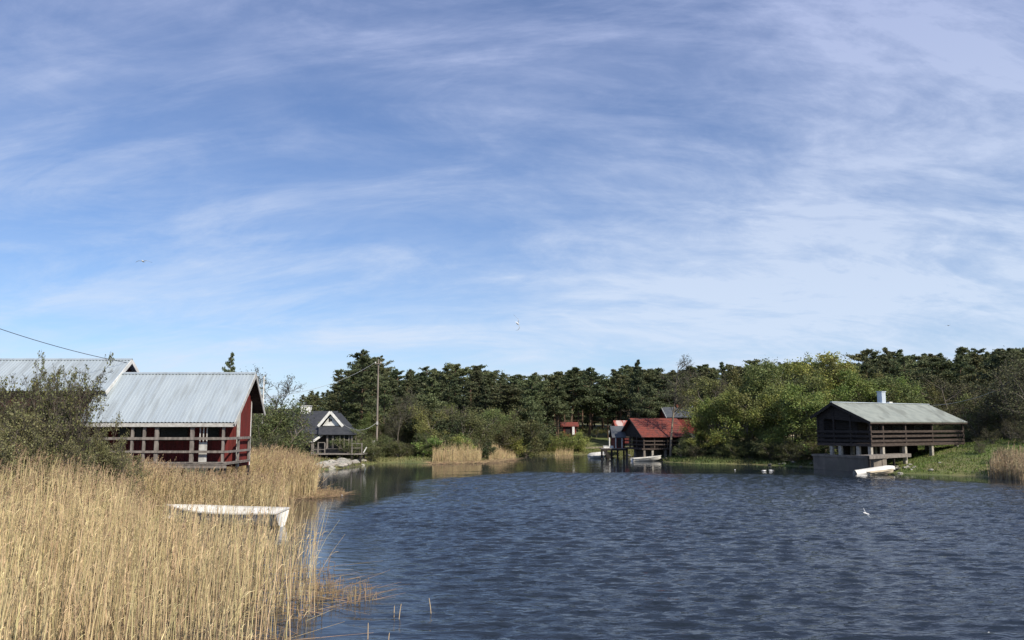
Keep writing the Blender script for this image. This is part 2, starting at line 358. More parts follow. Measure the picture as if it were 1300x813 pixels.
def mr(x, a, b_, c, d):
    n = N.new('ShaderNodeMapRange'); n.interpolation_type = 'SMOOTHSTEP'; L.new(x, n.inputs[0])
    for i, v in enumerate((a, b_, c, d)): n.inputs[i + 1].default_value = v
    return n.outputs[0]
ripple = mth('ADD', mth('MULTIPLY', wnoise(4.2, 0.62, 1.6, 2, 0.5, 0.3, R(6)), 0.27), mth('MULTIPLY', wnoise(9.0, 0.7, 1.4, 3, 0.55, 0.2, R(-9)), 0.08))
att = N.new('ShaderNodeAttribute'); att.attribute_name = 'wind'
strength = mth('MULTIPLY', att.outputs['Fac'], mr(wnoise(0.10, 0.4, 1.4, 3, 0.5, 0.4), 0.35, 0.62, 0.6, 1.0))
bp = N.new('ShaderNodeBump'); bp.inputs['Distance'].default_value = 0.22
L.new(strength, bp.inputs['Strength']); L.new(ripple, bp.inputs['Height']); L.new(bp.outputs[0], b.inputs['Normal'])
wx = np.concatenate([np.linspace(-70, -16, 30)[:-1], np.arange(-16, 44, 0.18), np.linspace(44, 75, 50)])
wy = np.concatenate([np.linspace(-60, 10, 12)[:-1], np.arange(10, 42, 0.08), np.arange(42, 76, 0.15), np.arange(76, 90, 0.5), np.linspace(90, 130, 50)])
WX, WY = np.meshgrid(wx, wy)
dl = -sdist(WX, WY)
def sm(x, a, b_): t_ = np.clip((x - a) / (b_ - a), 0, 1); return t_ * t_ * (3 - 2 * t_)
ragged = 3.6 * wav(WX, WY, 0.35, 61) + 1.4 * wav(WX, WY * 3, 0.5, 62)
edge_y = 70 - 15 * (1 - sm(WX, -13, 1)) + ragged                  # sheltered water under the far wood
lee = 1 - sm(WY, edge_y - 2.2, edge_y + 1.5)
streak = sm(wav(WX * 0.22, WY * 1.15, 1.0, 63), 0.10, 0.22) * sm(WX, -10, -2) * sm(-WY, -95, -88)
rightlee = sm(dl + 0.25 * ragged, 5.0, 10.5)
leftlee = 1 - (1 - sm(WX, -10.5 + 0 * WY, -6.5)) * sm(WY, 30, 42)
wind = np.clip(np.minimum(lee, rightlee) * leftlee * sm(dl, 0.3, 3), 0, 1)
wind = np.clip(0.035 + wind + streak * (1 - lee) * 0.16 * sm(dl, 3, 8), 0.035, 1)
def waves(X, Y):
    r = np.random.default_rng(5); z = np.zeros_like(X)
    for k in range(44):
        lam = 0.26 + 0.72 * r.random() ** 1.5; a = R(90 + r.normal(-8, 24)); amp = 0.0060 * lam ** 0.65
        ph = (X * math.cos(a) + Y * math.sin(a)) * 2 * math.pi / lam + r.uniform(0, 6.28) + 0.5 * np.sin(X * 0.31 + k) + 0.4 * np.sin(Y * 0.23 + 2 * k)
        far = 1 - sm(Y, 34 + 60 * (lam - 0.26), 46 + 70 * (lam - 0.26))
        z += amp * far * (1 + 0.15 * sm(Y, 38, 60)) * (np.sin(ph) + 0.25 * np.sin(2 * ph + 0.6))
    return z
WZ = waves(WX, WY) * wind
ny, nx = WX.shape; ii = np.arange(ny * nx).reshape(ny, nx)
quads = np.stack([ii[:-1, :-1], ii[:-1, 1:], ii[1:, 1:], ii[1:, :-1]], -1).reshape(-1, 4)
me = np_mesh('water', np.stack([WX, WY, WZ], -1).reshape(-1, 3), [quads], mw, smooth=True)
a_ = me.attributes.new('wind', 'FLOAT', 'POINT'); a_.data.foreach_set('value', wind.ravel().astype(np.float32))
w = link('water', me); tag(w, kind='structure')

# gravel track along the far meadow
pa, pb = gw(738, 552.2, 2.0), gw(800, 552.2, 2.0)
npth = 40; pv = []
for i in range(npth):
    x = pa.x - 6 + (pb.x - pa.x + 22) * i / (npth - 1)
    for yy in (119.0, 121.6):
        y_ = yy + 1.2 * math.sin(x * 0.12); pv.append((x, y_, gz(x, y_) + 0.06))
pf = np.array([(2 * i, 2 * i + 2, 2 * i + 3, 2 * i + 1) for i in range(npth - 1)])
tag(link('path', np_mesh('path', np.array(pv), [pf], M['path'])), kind='structure')

# ------------------------------------------------------------------ vegetation meshes
def seg_arrays(segs, sides):
    """segs: list of (p0,p1,r0,r1) -> verts, quads"""
    A = np.array([[*s[0], *s[1], s[2], s[3]] for s in segs], float)
    p0, p1, r0, r1 = A[:, 0:3], A[:, 3:6], A[:, 6], A[:, 7]
    d = p1 - p0; d /= np.maximum(np.linalg.norm(d, axis=1, keepdims=True), 1e-9)
    a = np.where(np.abs(d[:, 2:3]) < 0.9, [[0, 0, 1.0]], [[1.0, 0, 0]])
    x = np.cross(d, a); x /= np.linalg.norm(x, axis=1, keepdims=True); y = np.cross(d, x)
    V = []
    for p, r in ((p0, r0), (p1, r1)):
        for k in range(sides):
            t_ = 2 * math.pi * k / sides; V.append(p + (x * math.cos(t_) + y * math.sin(t_)) * r[:, None])
    V = np.stack(V, 1); n = len(A); base = (np.arange(n) * 2 * sides)[:, None]
    Q = np.concatenate([base + np.array([[k, (k + 1) % sides, (k + 1) % sides + sides, k + sides]]) for k in range(sides)], 0)
    return V.reshape(-1, 3), Q
def leaf_arrays(C, size, aspect=0.6, r=None, updir=0.0):
    """one diamond leaf card per centre"""
    r = r or rng; n = len(C); size = np.broadcast_to(size, (n,)) * r.uniform(0.55, 1.5, n)
    u = r.normal(size=(n, 3)); u[:, 2] += updir; u /= np.linalg.norm(u, axis=1, keepdims=True)
    w_ = r.normal(size=(n, 3)); w_ -= (w_ * u).sum(1, keepdims=True) * u; w_ /= np.linalg.norm(w_, axis=1, keepdims=True)
    u = u * size[:, None] / 2; w_ = w_ * (size * aspect)[:, None] / 2
    V = np.stack([C - u, C + w_, C + u, C - w_], 1).reshape(-1, 3)
    return V, np.arange(4 * n).reshape(-1, 4)
def norm(v): return v / (np.linalg.norm(v) + 1e-9)
def grow(r, h, spread, levels=4, kids=(7, 5, 4, 4), trunk=0.25, r0=None, up=0.25, wob=0.22, lenf=(0.55, 0.5, 0.5, 0.45), stems=1, start=0.35):
    """branching skeleton; returns segments per level and twig points"""
    segs = [[] for _ in range(levels + 1)]; tips = []
    r0 = r0 or h * 0.018
    def go(p, d, length, rad, lv):
        ns = 5 if lv == 0 else 3; pts = [p]; q = p; dd = d
        for i in range(ns):
            dd = norm(dd + r.normal(0, wob, 3) * (0.4 if lv == 0 else 1.0) + np.array([0, 0, up * (0.5 if lv else 0.2)]) * 0.5)
            q = q + dd * length / ns; pts.append(q)
            ra = rad * (1 - 0.75 * i / ns); rb = rad * (1 - 0.75 * (i + 1) / ns)
            segs[lv].append((pts[-2], pts[-1], ra, rb))
        if lv == levels: 
            tips.extend(pts[1:]); return
        if lv == levels - 1: tips.append(pts[-1])
        k = kids[lv]
        for j in range(k):
            t_ = (start if lv == 0 else 0.25) + (1 - (start if lv == 0 else 0.25)) * (j + r.uniform(0, 0.9)) / k
            x_ = t_ * ns; i = min(int(x_), ns - 1); pp = pts[i] + (pts[i + 1] - pts[i]) * (x_ - i)
            az = r.uniform(0, 2 * math.pi); side = np.array([math.cos(az), math.sin(az), 0]); ax = norm(pts[i + 1] - pts[i])
            side = norm(side - ax * side.dot(ax)); nd = norm(ax * (1 - spread) + side * spread + np.array([0, 0, up * 0.5]))
            go(pp, nd, length * lenf[lv] * r.uniform(0.7, 1.2) * (1.15 - 0.45 * t_), rad * 0.5 * (1.1 - 0.5 * t_), lv + 1)
    for s_ in range(stems):
        az = r.uniform(0, 6.28); tilt = 0 if stems == 1 else r.uniform(0.15, 0.75)
        d = norm(np.array([math.cos(az) * tilt, math.sin(az) * tilt, 1.0]))
        go(np.array([math.cos(az), math.sin(az), 0]) * (0.0 if stems == 1 else 0.04 * h), d, h * r.uniform(0.75, 1.0) if stems > 1 else h * 0.92, r0, 0)
    return segs, np.array(tips)
def wood_mesh(name, segs, mat, lo=0, hi=9, sides=(7, 5, 4, 3, 3)):
    V, Q, n = [], [], 0
    for lv, s_ in enumerate(segs):
        if lo <= lv <= hi and s_:
            v, q = seg_arrays(s_, sides[min(lv, 4)]); V.append(v); Q.append(q + n); n += len(v)
    return np_mesh(name, np.concatenate(V), Q, mat, smooth=True)
def scatter(tips, n, sigma, r):
    c = tips[r.integers(0, len(tips), n)] + r.normal(0, 1, (n, 3)) * sigma
    c[:, 2] = np.maximum(c[:, 2], 0.02); return c
def norm_height(segs, tips, h):
    m = max(tips[:, 2].max(), 1e-3); k = h / m
    segs = [[(a * k, b * k, c * k, d * k) for a, b, c, d in s_] for s_ in segs]
    return segs, tips * k

PROTO = {}
def proto_decid(key, seed, h, spread, leafmat, nleaf, lsize, sig, barkmat='greybark', **kw):
    r = np.random.default_rng(seed); segs, tips = grow(r, h, spread, **kw); segs, tips = norm_height(segs, tips, h)
    trunk = wood_mesh('trunk', segs, M[barkmat], 0, 1)
    w_ = [s_ for s_ in segs]
    V, Q = seg_arrays(sum(segs[2:], []), 3); c = scatter(tips, nleaf, sig, r); LV, LQ = leaf_arrays(c, lsize, 0.62, r)
    crown = np_mesh('crown', np.concatenate([V, LV]), [Q, LQ + len(V)], [M['twig'], M[leafmat]], np.concatenate([np.zeros(len(Q)), np.ones(len(LQ))]))
    PROTO[key] = (h, trunk, crown)
def proto_bare(key, seed, h, spread, barkmat='greybark', buds=0, budmat='brownleaf', thick=1.0, **kw):
    r = np.random.default_rng(seed); segs, tips = grow(r, h, spread, **kw); segs, tips = norm_height(segs, tips, h)
    trunk = wood_mesh('trunk', segs, M[barkmat], 0, 0)
    fine = [(a, b_, max(c, 0.013 * thick), max(d, 0.009 * thick)) for a, b_, c, d in sum(segs[1:], [])]
    V, Q = seg_arrays(fine, 3)
    if buds:
        LV, LQ = leaf_arrays(scatter(tips, buds, 0.18, r), 0.10, 0.6, r)
        crown = np_mesh('crown', np.concatenate([V, LV]), [Q, LQ + len(V)], [M['twig'], M[budmat]], np.concatenate([np.zeros(len(Q)), np.ones(len(LQ))]))
    else: crown = np_mesh('crown', V, [Q], [M['twig']])
    PROTO[key] = (h, trunk, crown)
def proto_pine(key, seed, h, start, width, mat='pine', ncl=62, dens=100, conic=0.0, lsize=0.30):
    r = np.random.default_rng(seed); segs = []; q = np.zeros(3); pts = [q]; n = 9; lean = r.normal(0, 0.03, 2)
    for i in range(n):
        q = q + np.array([lean[0] + r.normal(0, 0.03), lean[1] + r.normal(0, 0.03), 1]) * h * 0.97 / n; pts.append(q)
    r0 = h * 0.014
    for i in range(n): segs.append((pts[i], pts[i + 1], r0 * (1 - 0.85 * i / n), r0 * (1 - 0.85 * (i + 1) / n)))
    limbs = []; C = []
    for j in range(ncl):
        t_ = start + (1 - start) * (j + r.uniform(0, 1)) / ncl; x_ = t_ * n; i = min(int(x_), n - 1); p = pts[i] + (pts[i + 1] - pts[i]) * (x_ - i)
        s_ = (t_ - start) / (1 - start)
        prof = (1 - s_) ** 0.75 if conic else (math.sin(math.pi * (0.22 + 0.76 * s_)) ** 0.8) * (0.75 + 0.25 * math.sin(5 * s_ + seed))
        ln = width * prof * r.uniform(0.35, 1.2) + 0.15; az = r.uniform(0, 6.28)
        d = np.array([math.cos(az), math.sin(az), r.uniform(-0.1, 0.45) + 0.5 * s_ ** 3]); e = p + d * ln; m_ = (p + e) / 2 + np.array([0, 0, -0.06 * ln])
        limbs += [(p, m_, 0.045, 0.03), (m_, e, 0.03, 0.012)]
        k = int(dens * (0.5 + ln / width)); tt = np.clip(r.normal(0.78, 0.24, k), 0.15, 1.15)
        c = p + np.outer(tt, e - p); sg = (0.16 + 0.20 * ln * 0.5) * (1.05 - 0.55 * s_)
        C.append(c + r.normal(0, 1, (k, 3)) * np.array([sg, sg, sg * 0.42]))
    for j in range(int(5 * (1 - start) * 4)):                 # a few dead snags below the crown
        t_ = r.uniform(start * 0.45, start); x_ = t_ * n; i = int(x_); p = pts[i] + (pts[i + 1] - pts[i]) * (x_ - i); az = r.uniform(0, 6.28)
        limbs.append((p, p + np.array([math.cos(az), math.sin(az), 0.1]) * r.uniform(0.4, 1.3), 0.03, 0.01))
    V, Q = seg_arrays(segs, 7); trunk = np_mesh('trunk', V, [Q], M['bark'], smooth=True)
    V, Q = seg_arrays(limbs, 3); C = np.concatenate(C); LV, LQ = leaf_arrays(C, lsize, 0.42, r, 0.3)
    crown = np_mesh('crown', np.concatenate([V, LV]), [Q, LQ + len(V)], [M['bark'], M[mat]], np.concatenate([np.zeros(len(Q)), np.ones(len(LQ))]))
    PROTO[key] = (h, trunk, crown)
for k in range(7): proto_pine('pine%d' % k, 100 + k, 12, [0.36, 0.22, 0.48, 0.30, 0.15, 0.55, 0.2][k], [2.3, 2.6, 2.2, 2.0, 2.7, 2.4, 2.2][k], 'pine' if k % 3 else 'spruce')
for k in range(2): proto_pine('spruce%d' % k, 140 + k, 12, 0.10, 2.3, 'spruce', 120, 80, conic=1)
kw4 = dict(levels=4, kids=(9, 5, 4, 3), up=0.3, wob=0.25)
for k in range(4): proto_decid('fresh%d' % k, 200 + k, 9, 0.62, 'fresh', 9000, 0.17, 0.26, start=0.12, **kw4)
for k in range(4): proto_decid('mid%d' % k, 220 + k, 9, 0.6, 'mid', 7500, 0.16, 0.24, start=0.15, **kw4)
for k in range(3): proto_decid('olive%d' % k, 240 + k, 6, 0.62, 'olive', 9500, 0.13, 0.18, start=0.05, stems=4, levels=3, kids=(8, 6, 5), up=0.2, wob=0.3, lenf=(0.5, 0.5, 0.5))
for k in range(3): proto_decid('brown%d' % k, 260 + k, 6, 0.6, 'brownleaf', 6500, 0.11, 0.18, start=0.08, stems=4, levels=3, kids=(9, 7, 6), up=0.25, wob=0.3, lenf=(0.5, 0.5, 0.5))
for k in range(3): proto_decid('juniper%d' % k, 280 + k, 3, 0.45, 'juniper', 5500, 0.11, 0.13, start=0.02, stems=6, levels=2, kids=(12, 7), up=0.5, wob=0.2, lenf=(0.35, 0.4))
for k in range(3): proto_decid('bush%d' % k, 290 + k, 3, 0.6, 'fresh', 5500, 0.12, 0.15, start=0.02, stems=6, levels=2, kids=(10, 8), up=0.2, wob=0.3, lenf=(0.5, 0.5))
for k in range(4): proto_bare('bare%d' % k, 300 + k, 9, 0.55, start=0.2, levels=4, kids=(9, 6, 5, 4), up=0.35, wob=0.22, buds=900)

def plant(key, x, y, h, label, cat, name, group=None, wide=1.0, rz=None, z=None, sink=0.08):
    ph, trunk, crown = PROTO[key]; s_ = h / ph
    z = gz(x, y) if z is None else z
    o = root(name, (x, y, z - sink), label, cat, group)
    o.rotation_euler = (0, 0, random.uniform(0, 6.28) if rz is None else rz); o.scale = (s_ * wide, s_ * wide, s_)
    link('trunk', trunk, o); link('crown', crown, o)
    return o

# skyline of the wood, read off as heights of the tree tops
SK = [(250, 505), (330, 492), (365, 503), (392, 489), (415, 489), (432, 484), (446, 462), (463, 448), (482, 452), (497, 468), (520, 461), (545, 462), (563, 468), (600, 466), (640, 472), (700, 471),
      (725, 466), (745, 470), (790, 464), (805, 457), (825, 468), (850, 466), (900, 461), (960, 461), (1010, 458), (1070, 456), (1110, 449), (1150, 447), (1200, 449), (1250, 443), (1300, 438), (1420, 436)]
def sky_v(u): return float(np.interp(u, [a for a, _ in SK], [b_ for _, b_ in SK]))
taken = []
def free(x, y, d):
    for a, b_ in taken:
        if (a - x) ** 2 + (b_ - y) ** 2 < d * d: return False
    taken.append((x, y)); return True
def put_at(key, u, v_top, Y, label, cat, name, group=None, wide=1.0, **kw):
    p = at(u, v_top, Y); k_ = 0
    while u > 690 and k_ < 12 and sdist(np.array([p.x]), np.array([Y]))[0] < (3.6 if cat == 'tree' else 1.2): Y += 1.0; k_ += 1; p = at(u, v_top, Y)
    z0 = gz(p.x, Y)
    return plant(key, p.x, Y, max(p.z - z0, 0.5), label, cat, name, group, wide, **kw)

ZONES = [(380, 'dark pine in the wood behind the bare shrubs by the black cottage', 'pines behind the black cottage'),
         (520, 'dark pine in the wood around the wooden utility pole', 'pines around the utility pole'),
         (680, 'dark pine in the long wood above the tan reed beds on the far shore', 'pines above the far reed beds'),
         (790, 'slender pine with a visible trunk in the wood above the far meadow', 'pines above the far meadow'),
         (900, 'dark pine in the wood behind the red roofed boathouse', 'pines behind the red roofed boathouse'),
         (1110, 'dark pine showing over the fresh green trees between the two boathouses', 'pines over the fresh green trees'),
         (2000, 'dark pine in the wood behind the brown cabin on the right bank', 'pines behind the brown cabin')]
def zone(u):
    for i, z_ in enumerate(ZONES):
        if u < z_[0] or i == len(ZONES) - 1: return z_[1], z_[2]
npine = 0
for row, (Y0, step, lo_, dv) in enumerate([(117, 28, 10, 18), (123, 23, 5, 11), (130, 19, 2, 8), (138, 19, 0, 5), (146, 20, 0, 4), (156, 22, 3, 5)]):
    u = 372 + row * 7
    while u < 1390:
        uu = u + random.uniform(-8, 8); Y = Y0 + random.uniform(-2.5, 2.5); u += step
        if 738 < uu < 800 and row < 3: continue
        if row == 0 and (690 < uu < 760 or 840 < uu < 890): continue
        if uu > 900 and row < 1: continue
        v = sky_v(uu) + random.uniform(0, dv) + lo_ * 0.6 + (random.uniform(3, 14) if random.random() < 0.35 else 0) - (random.uniform(3, 9) if random.random() < 0.2 else 0)
        if uu < 430: v += 4
        p = at(uu, v, Y)
        if sdist(np.array([p.x]), np.array([Y]))[0] < 2 or not free(p.x, Y, 1.8): continue
        lab, grp = zone(uu); k = random.randrange(7)
        if 680 < uu < 900: k = random.choice([0, 2, 5, 2])
        if random.random() < 0.13: key = 'spruce%d' % random.randrange(2)
        else: key = 'pine%d' % k
        put_at(key, uu, v, Y, lab, 'tree', 'pine_tree', grp, wide=random.uniform(0.9, 1.55)); npine += 1
for i in range(26):
    u = 640 + i * 11.5 + random.uniform(-3, 3); plant_u = at(u, 540, 166); 
    put_at('spruce%d' % (i % 2), u, random.uniform(492, 505), 166 + random.uniform(-3, 3), 'low dark spruce deep in the wood between the slender pine trunks', 'tree', 'spruce_tree', 'spruces deep in the wood', wide=1.9)
# landmark conifers on the skyline
put_at('pine4', 461, 446, 104, 'tallest dark pine on the skyline just left of the utility pole', 'tree', 'pine_tree', wide=1.25)
put_at('pine1', 436, 470, 106, 'dark pine filling in left of the tallest pine by the pole', 'tree', 'pine_tree', wide=1.2)
put_at('spruce1', 606, 462, 122, 'pointed spruce top rising over the wood above the tan reeds', 'tree', 'spruce_tree')
put_at('spruce0', 806, 455, 124, 'thin pointed spruce top left of the bare lakeside tree', 'tree', 'spruce_tree', wide=0.8)
put_at('pine6', 291, 446, 62, 'small conifer whose top shows over the ridge of the lower grey roof', 'tree', 'pine_tree', wide=0.55, rz=0.3)
# right-hand dark wood
for u, v, Y in [(1120, 449, 112), (1146, 447, 108), (1170, 450, 114), (1192, 450, 105), (1214, 447, 108), (1238, 446, 103), (1262, 444, 98), (1286, 440, 95), (1312, 437, 96), (1345, 436, 92)]:
    if True: put_at('pine%d' % random.randrange(7), u, v + random.uniform(0, 3), Y, 'tall dark pine at the edge of the wood above the brown cabin chimney and roof', 'tree', 'pine_tree', 'pines at the wood edge above the brown cabin', wide=1.25)

# leafless and budding trees on the far shore
bare_spots = [(318, 462, 60, 'grey budding tree rising behind the red gable of the lower house', 1.3), (342, 474, 66, 'grey budding tree between the red gable and the black cottage', 1.1), (353, 494, 70, 'lower leafless tree close to the black cottage roof', 1.0),
              (505, 500, 98, 'grey leafless tree right of the utility pole', 1.0), (522, 490, 103, 'grey leafless tree against the dark pines right of the pole', 0.9), (598, 512, 100, 'pale leafless thicket tree behind the wide tan reed bed', 1.1),
              (655, 520, 108, 'low leafless tree right of the tan reed beds', 1.1), (806, 498, 122, 'leafless crown behind the red roof left of the tall bare tree', 0.9), (915, 480, 100, 'leafless crown among the green trees right of the red roof', 1.2),
              (985, 500, 88, 'leafless grey tree amid the green thicket left of the brown cabin', 1.2), (915, 470, 104, 'leafless top over the green trees right of the red roof', 1.0)]
for i, (u, v, Y, lab, wd) in enumerate(bare_spots): put_at('bare%d' % (i % 4), u, v, Y, lab, 'tree', 'bare_tree', wide=wd)

# mid-height thicket along the far shore (u, top v, Y, key)
thick = []
for i in range(26):
    u = 470 + i * 10.5; thick.append((u + random.uniform(-4, 4), random.uniform(508, 535), random.uniform(96, 108), random.choice(['olive', 'mid', 'mid', 'olive', 'juniper', 'brown'])))
for u, v, Y, k in thick:
    p = at(u, v, Y)
    if sdist(np.array([p.x]), np.array([Y]))[0] < 1.5: Y += 9
    if 684 < u: continue
    key = k + str(random.randrange(3)); lab = {'olive': 'olive green shrub in the thicket along the far shore', 'mid': 'small leafy tree in the thicket along the far shore', 'brown': 'brownish budding shrub in the thicket along the far shore', 'juniper': 'dark juniper in the thicket along the far shore'}[k]
    put_at(key, u, v, Y, lab, 'tree' if k == 'mid' else 'shrub', {'mid': 'leafy_tree', 'juniper': 'juniper', 'olive': 'shrub', 'brown': 'shrub'}[k], 'far shore thicket', wide=random.uniform(1.0, 1.4))
for i in range(30):                                            # low front row of bushes
    u = 462 + i * 9.2; Yb = gw(u, float(np.interp(u, [p_[0] for p_ in shore_px], [p_[1] for p_ in shore_px]))).y + random.uniform(2.0, 4.5)
    if 684 < u < 700: continue
    k = random.choice(['juniper', 'juniper', 'olive', 'bush', 'brown']); k = 'olive' if u < 510 and k == 'bush' else k; v = random.uniform(546, 562) - (8 if u < 480 else 0)
    put_at(k + str(random.randrange(3)), u, v, Yb, {'juniper': 'dark juniper bush low on the far shore', 'olive': 'olive bush low on the far shore', 'bush': 'fresh green bush low on the far shore', 'brown': 'brown budding bush low on the far shore'}[k], 'bush', 'bush', 'low bushes on the far shore', wide=random.uniform(1.2, 1.7))
for u, v, Y, lab in [(732, 545, 112, 'bright green round bush at the left edge of the far meadow'), (716, 547, 111, 'bright green bush left of the round bush by the meadow'), (700, 550, 111, 'small green bush by the far shore left of the meadow')]:
    put_at('bush%d' % random.randrange(3), u, v, Y, lab, 'bush', 'bush', wide=1.0)
for u, v in [(790, 538), (772, 540), (757, 541), (745, 538), (730, 534), (705, 538), (812, 530), (830, 525)]:
    put_at('mid%d' % random.randrange(4), u, v, 137, 'small dark green tree under the pines behind the far meadow track', 'tree', 'leafy_tree', 'small trees behind the meadow track', wide=1.5)

# shrubs between the red houses and the black cottage
for i, (u, v, Y, k) in enumerate([(335, 505, 56, 'olive'), (350, 510, 60, 'brown'), (364, 520, 62, 'olive'), (345, 535, 54, 'olive'), (366, 545, 64, 'olive'), (330, 545, 53, 'brown'), (316, 520, 58, 'olive')]):
    put_at('%s%d' % (k, i % 3), u, v, Y, 'olive budding shrub in the clump between the red gable and black cottage', 'shrub', 'shrub', 'shrubs beside the black cottage', wide=1.1)

# deciduous wood on the right shore
dec = [(888, 520, 92, 'fresh'), (905, 505, 90, 'fresh'), (925, 498, 88, 'fresh'), (948, 492, 89, 'mid'), (968, 488, 90, 'fresh'), (990, 482, 90, 'mid'), (1010, 490, 86, 'fresh'), (1030, 498, 84, 'mid'), (938, 520, 85, 'fresh'), (960, 525, 84, 'mid'),
       (985, 520, 82, 'mid'), (1008, 518, 81, 'fresh'), (1028, 520, 80, 'mid'), (905, 540, 86, 'fresh'), (925, 548, 84, 'mid'), (950, 552, 82, 'olive'), (975, 550, 80, 'mid'), (1000, 552, 79, 'brown'), (1020, 550, 78, 'olive'), (1033, 556, 79, 'mid'),
       (900, 478, 104, 'mid'), (930, 468, 103, 'mid'), (960, 466, 101, 'mid'), (985, 460, 100, 'fresh'), (1005, 456, 99, 'mid'), (1030, 452, 98, 'fresh'), (1050, 452, 97, 'fresh'), (1072, 456, 97, 'mid'), (1092, 458, 98, 'mid'), (1050, 470, 93, 'mid'), (1075, 472, 94, 'fresh'),
       (1100, 474, 95, 'mid'), (1125, 478, 96, 'mid'), (1148, 480, 97, 'fresh'), (1170, 482, 98, 'mid'), (1195, 486, 99, 'mid'), (1020, 474, 91, 'mid'), (1095, 495, 93, 'mid'), (1120, 495, 94, 'brown'), (1150, 498, 95, 'mid'), (1180, 502, 95, 'brown'), (1210, 500, 94, 'mid'), (1235, 495, 92, 'brown'),
       (902, 500, 106, 'mid'), (1225, 470, 97, 'brown'), (1060, 490, 90, 'fresh'), (1045, 500, 88, 'fresh'), (1230, 520, 90, 'mid'), (1214, 530, 92, 'olive'), (1245, 505, 86, 'brown')]
for i, (u, v, Y, k) in enumerate(dec):
    if u < 1036: lab, grp = {'fresh': 'bright fresh green tree', 'mid': 'dull green spring tree', 'olive': 'olive green shrub tree', 'brown': 'brown budding tree'}[k] + ' in the thicket between red roof and brown cabin', 'trees left of the brown cabin'
    else: lab, grp = {'fresh': 'bright fresh green tree', 'mid': 'dull green spring tree', 'olive': 'olive green shrub tree', 'brown': 'brown budding tree'}[k] + ' rising behind the brown cabin', 'trees behind the brown cabin'
    n_ = 4 if k in ('fresh', 'mid') else 3
    put_at('%s%d' % (k, i % n_), u, v, Y, lab, 'tree', 'leafy_tree', grp, wide=random.uniform(1.0, 1.35))
for i in range(34):
    u = 866 + i * 5.2 + random.uniform(-3, 3); k = random.choice(['olive', 'bush', 'juniper', 'brown', 'olive'])
    Yb = gw(u, float(np.interp(u, [p_[0] for p_ in shore_px], [p_[1] for p_ in shore_px]))).y + random.uniform(1.3, 5.0)
    put_at('%s%d' % (k, i % 3), u, random.uniform(552, 571), Yb, 'low shrub in the undergrowth along the bank left of the concrete quay', 'shrub', 'shrub', 'undergrowth shrubs left of the quay', wide=random.uniform(1.2, 1.8))
for i, (u, v, Y) in enumerate([(1190, 538, 92), (1212, 540, 90), (1232, 545, 86), (1172, 536, 94), (1246, 552, 80)]):
    put_at('olive%d' % (i % 3), u, v, Y, 'low shrub on the slope behind the open end of the brown cabin', 'shrub', 'shrub', 'shrubs behind the cabin veranda', wide=1.4)
# budding trees at the right edge, near the water
for i, (u, v, Y, k) in enumerate([(1258, 480, 80, 'brown'), (1272, 462, 72, 'brown'), (1296, 450, 68, 'brown'), (1318, 446, 66, 'brown'), (1262, 520, 70, 'olive'), (1284, 515, 66, 'brown'), (1272, 540, 76, 'olive'), (1284, 556, 74, 'brown'), (1312, 520, 66, 'brown'), (1266, 556, 80, 'olive'), (1330, 470, 60, 'brown')]):
    put_at('%s%d' % (k, i % 3), u + 4, v, Y + 15, 'dark olive brown budding tree in the clump on the right bank beside the reeds', 'tree', 'budding_tree', 'budding trees on the right bank', wide=1.2)
for i, (u, v, Y) in enumerate([(1274, 455, 72), (1292, 446, 66), (1315, 440, 64)]):
    put_at('bare%d' % i, u + 4, v, Y + 14, 'leafless grey tree standing up through the clump on the right bank', 'tree', 'bare_tree', 'leafless trees on the right bank', wide=1.1)

for i, (u, v, Y) in enumerate([(1244, 556, 73), (1260, 540, 76), (1280, 530, 77), (1298, 535, 74), (1272, 562, 69)]):
    put_at('brown%d' % (i % 3), u, v, Y, 'low dark bush in the clump right behind the greyish reeds on the right bank', 'bush', 'bush', 'low bushes behind the right reeds', wide=1.1)

# the tall bare tree by the red boathouse
proto_bare('tall', 511, 13.5, 0.62, barkmat='palebark', start=0.42, levels=4, kids=(16, 6, 5, 4), up=0.22, wob=0.2, lenf=(0.27, 0.5, 0.5, 0.5), r0=0.18, buds=900)
pt = gw(851, 579.5, 0.5)
o = plant('tall', pt.x, pt.y, at(843, 450, pt.y).z - gz(pt.x, pt.y), 'tall nearly leafless tree with a pale trunk in front of the red roof', 'tree', 'bare_tree', rz=0.5)
o.rotation_euler = (0, R(-0.4), R(200))

# left foreground bushes, with finer leaves
def proto_near(key, seed, h, leafmat, nleaf, lsize, sig, **kw):
    r = np.random.default_rng(seed); segs, tips = grow(r, h, **kw); segs, tips = norm_height(segs, tips, h)
    trunk = wood_mesh('stems', segs, M['greybark'], 0, 1)
    V, Q = seg_arrays([(a, b_, max(c, 0.005), max(d, 0.004)) for a, b_, c, d in sum(segs[2:], [])], 3)
    LV, LQ = leaf_arrays(scatter(tips, nleaf, sig, r), lsize, 0.6, r)
    crown = np_mesh('foliage', np.concatenate([V, LV]), [Q, LQ + len(V)], [M['twig'], M[leafmat]], np.concatenate([np.zeros(len(Q)), np.ones(len(LQ))]))
    PROTO[key] = (h, trunk, crown)
proto_near('near_green', 401, 5.0, 'nearleaf', 4300, 0.085, 0.045, spread=0.5, levels=4, kids=(7, 6, 5, 4), up=0.28, wob=0.24, lenf=(0.5, 0.5, 0.5, 0.5), stems=7, start=0.15, r0=0.05)
proto_near('near_olive', 402, 3.5, 'nearolive', 21000, 0.064, 0.07, spread=0.55, levels=3, kids=(9, 8, 7), up=0.3, wob=0.28, lenf=(0.5, 0.5, 0.5), stems=9, start=0.05, r0=0.04)
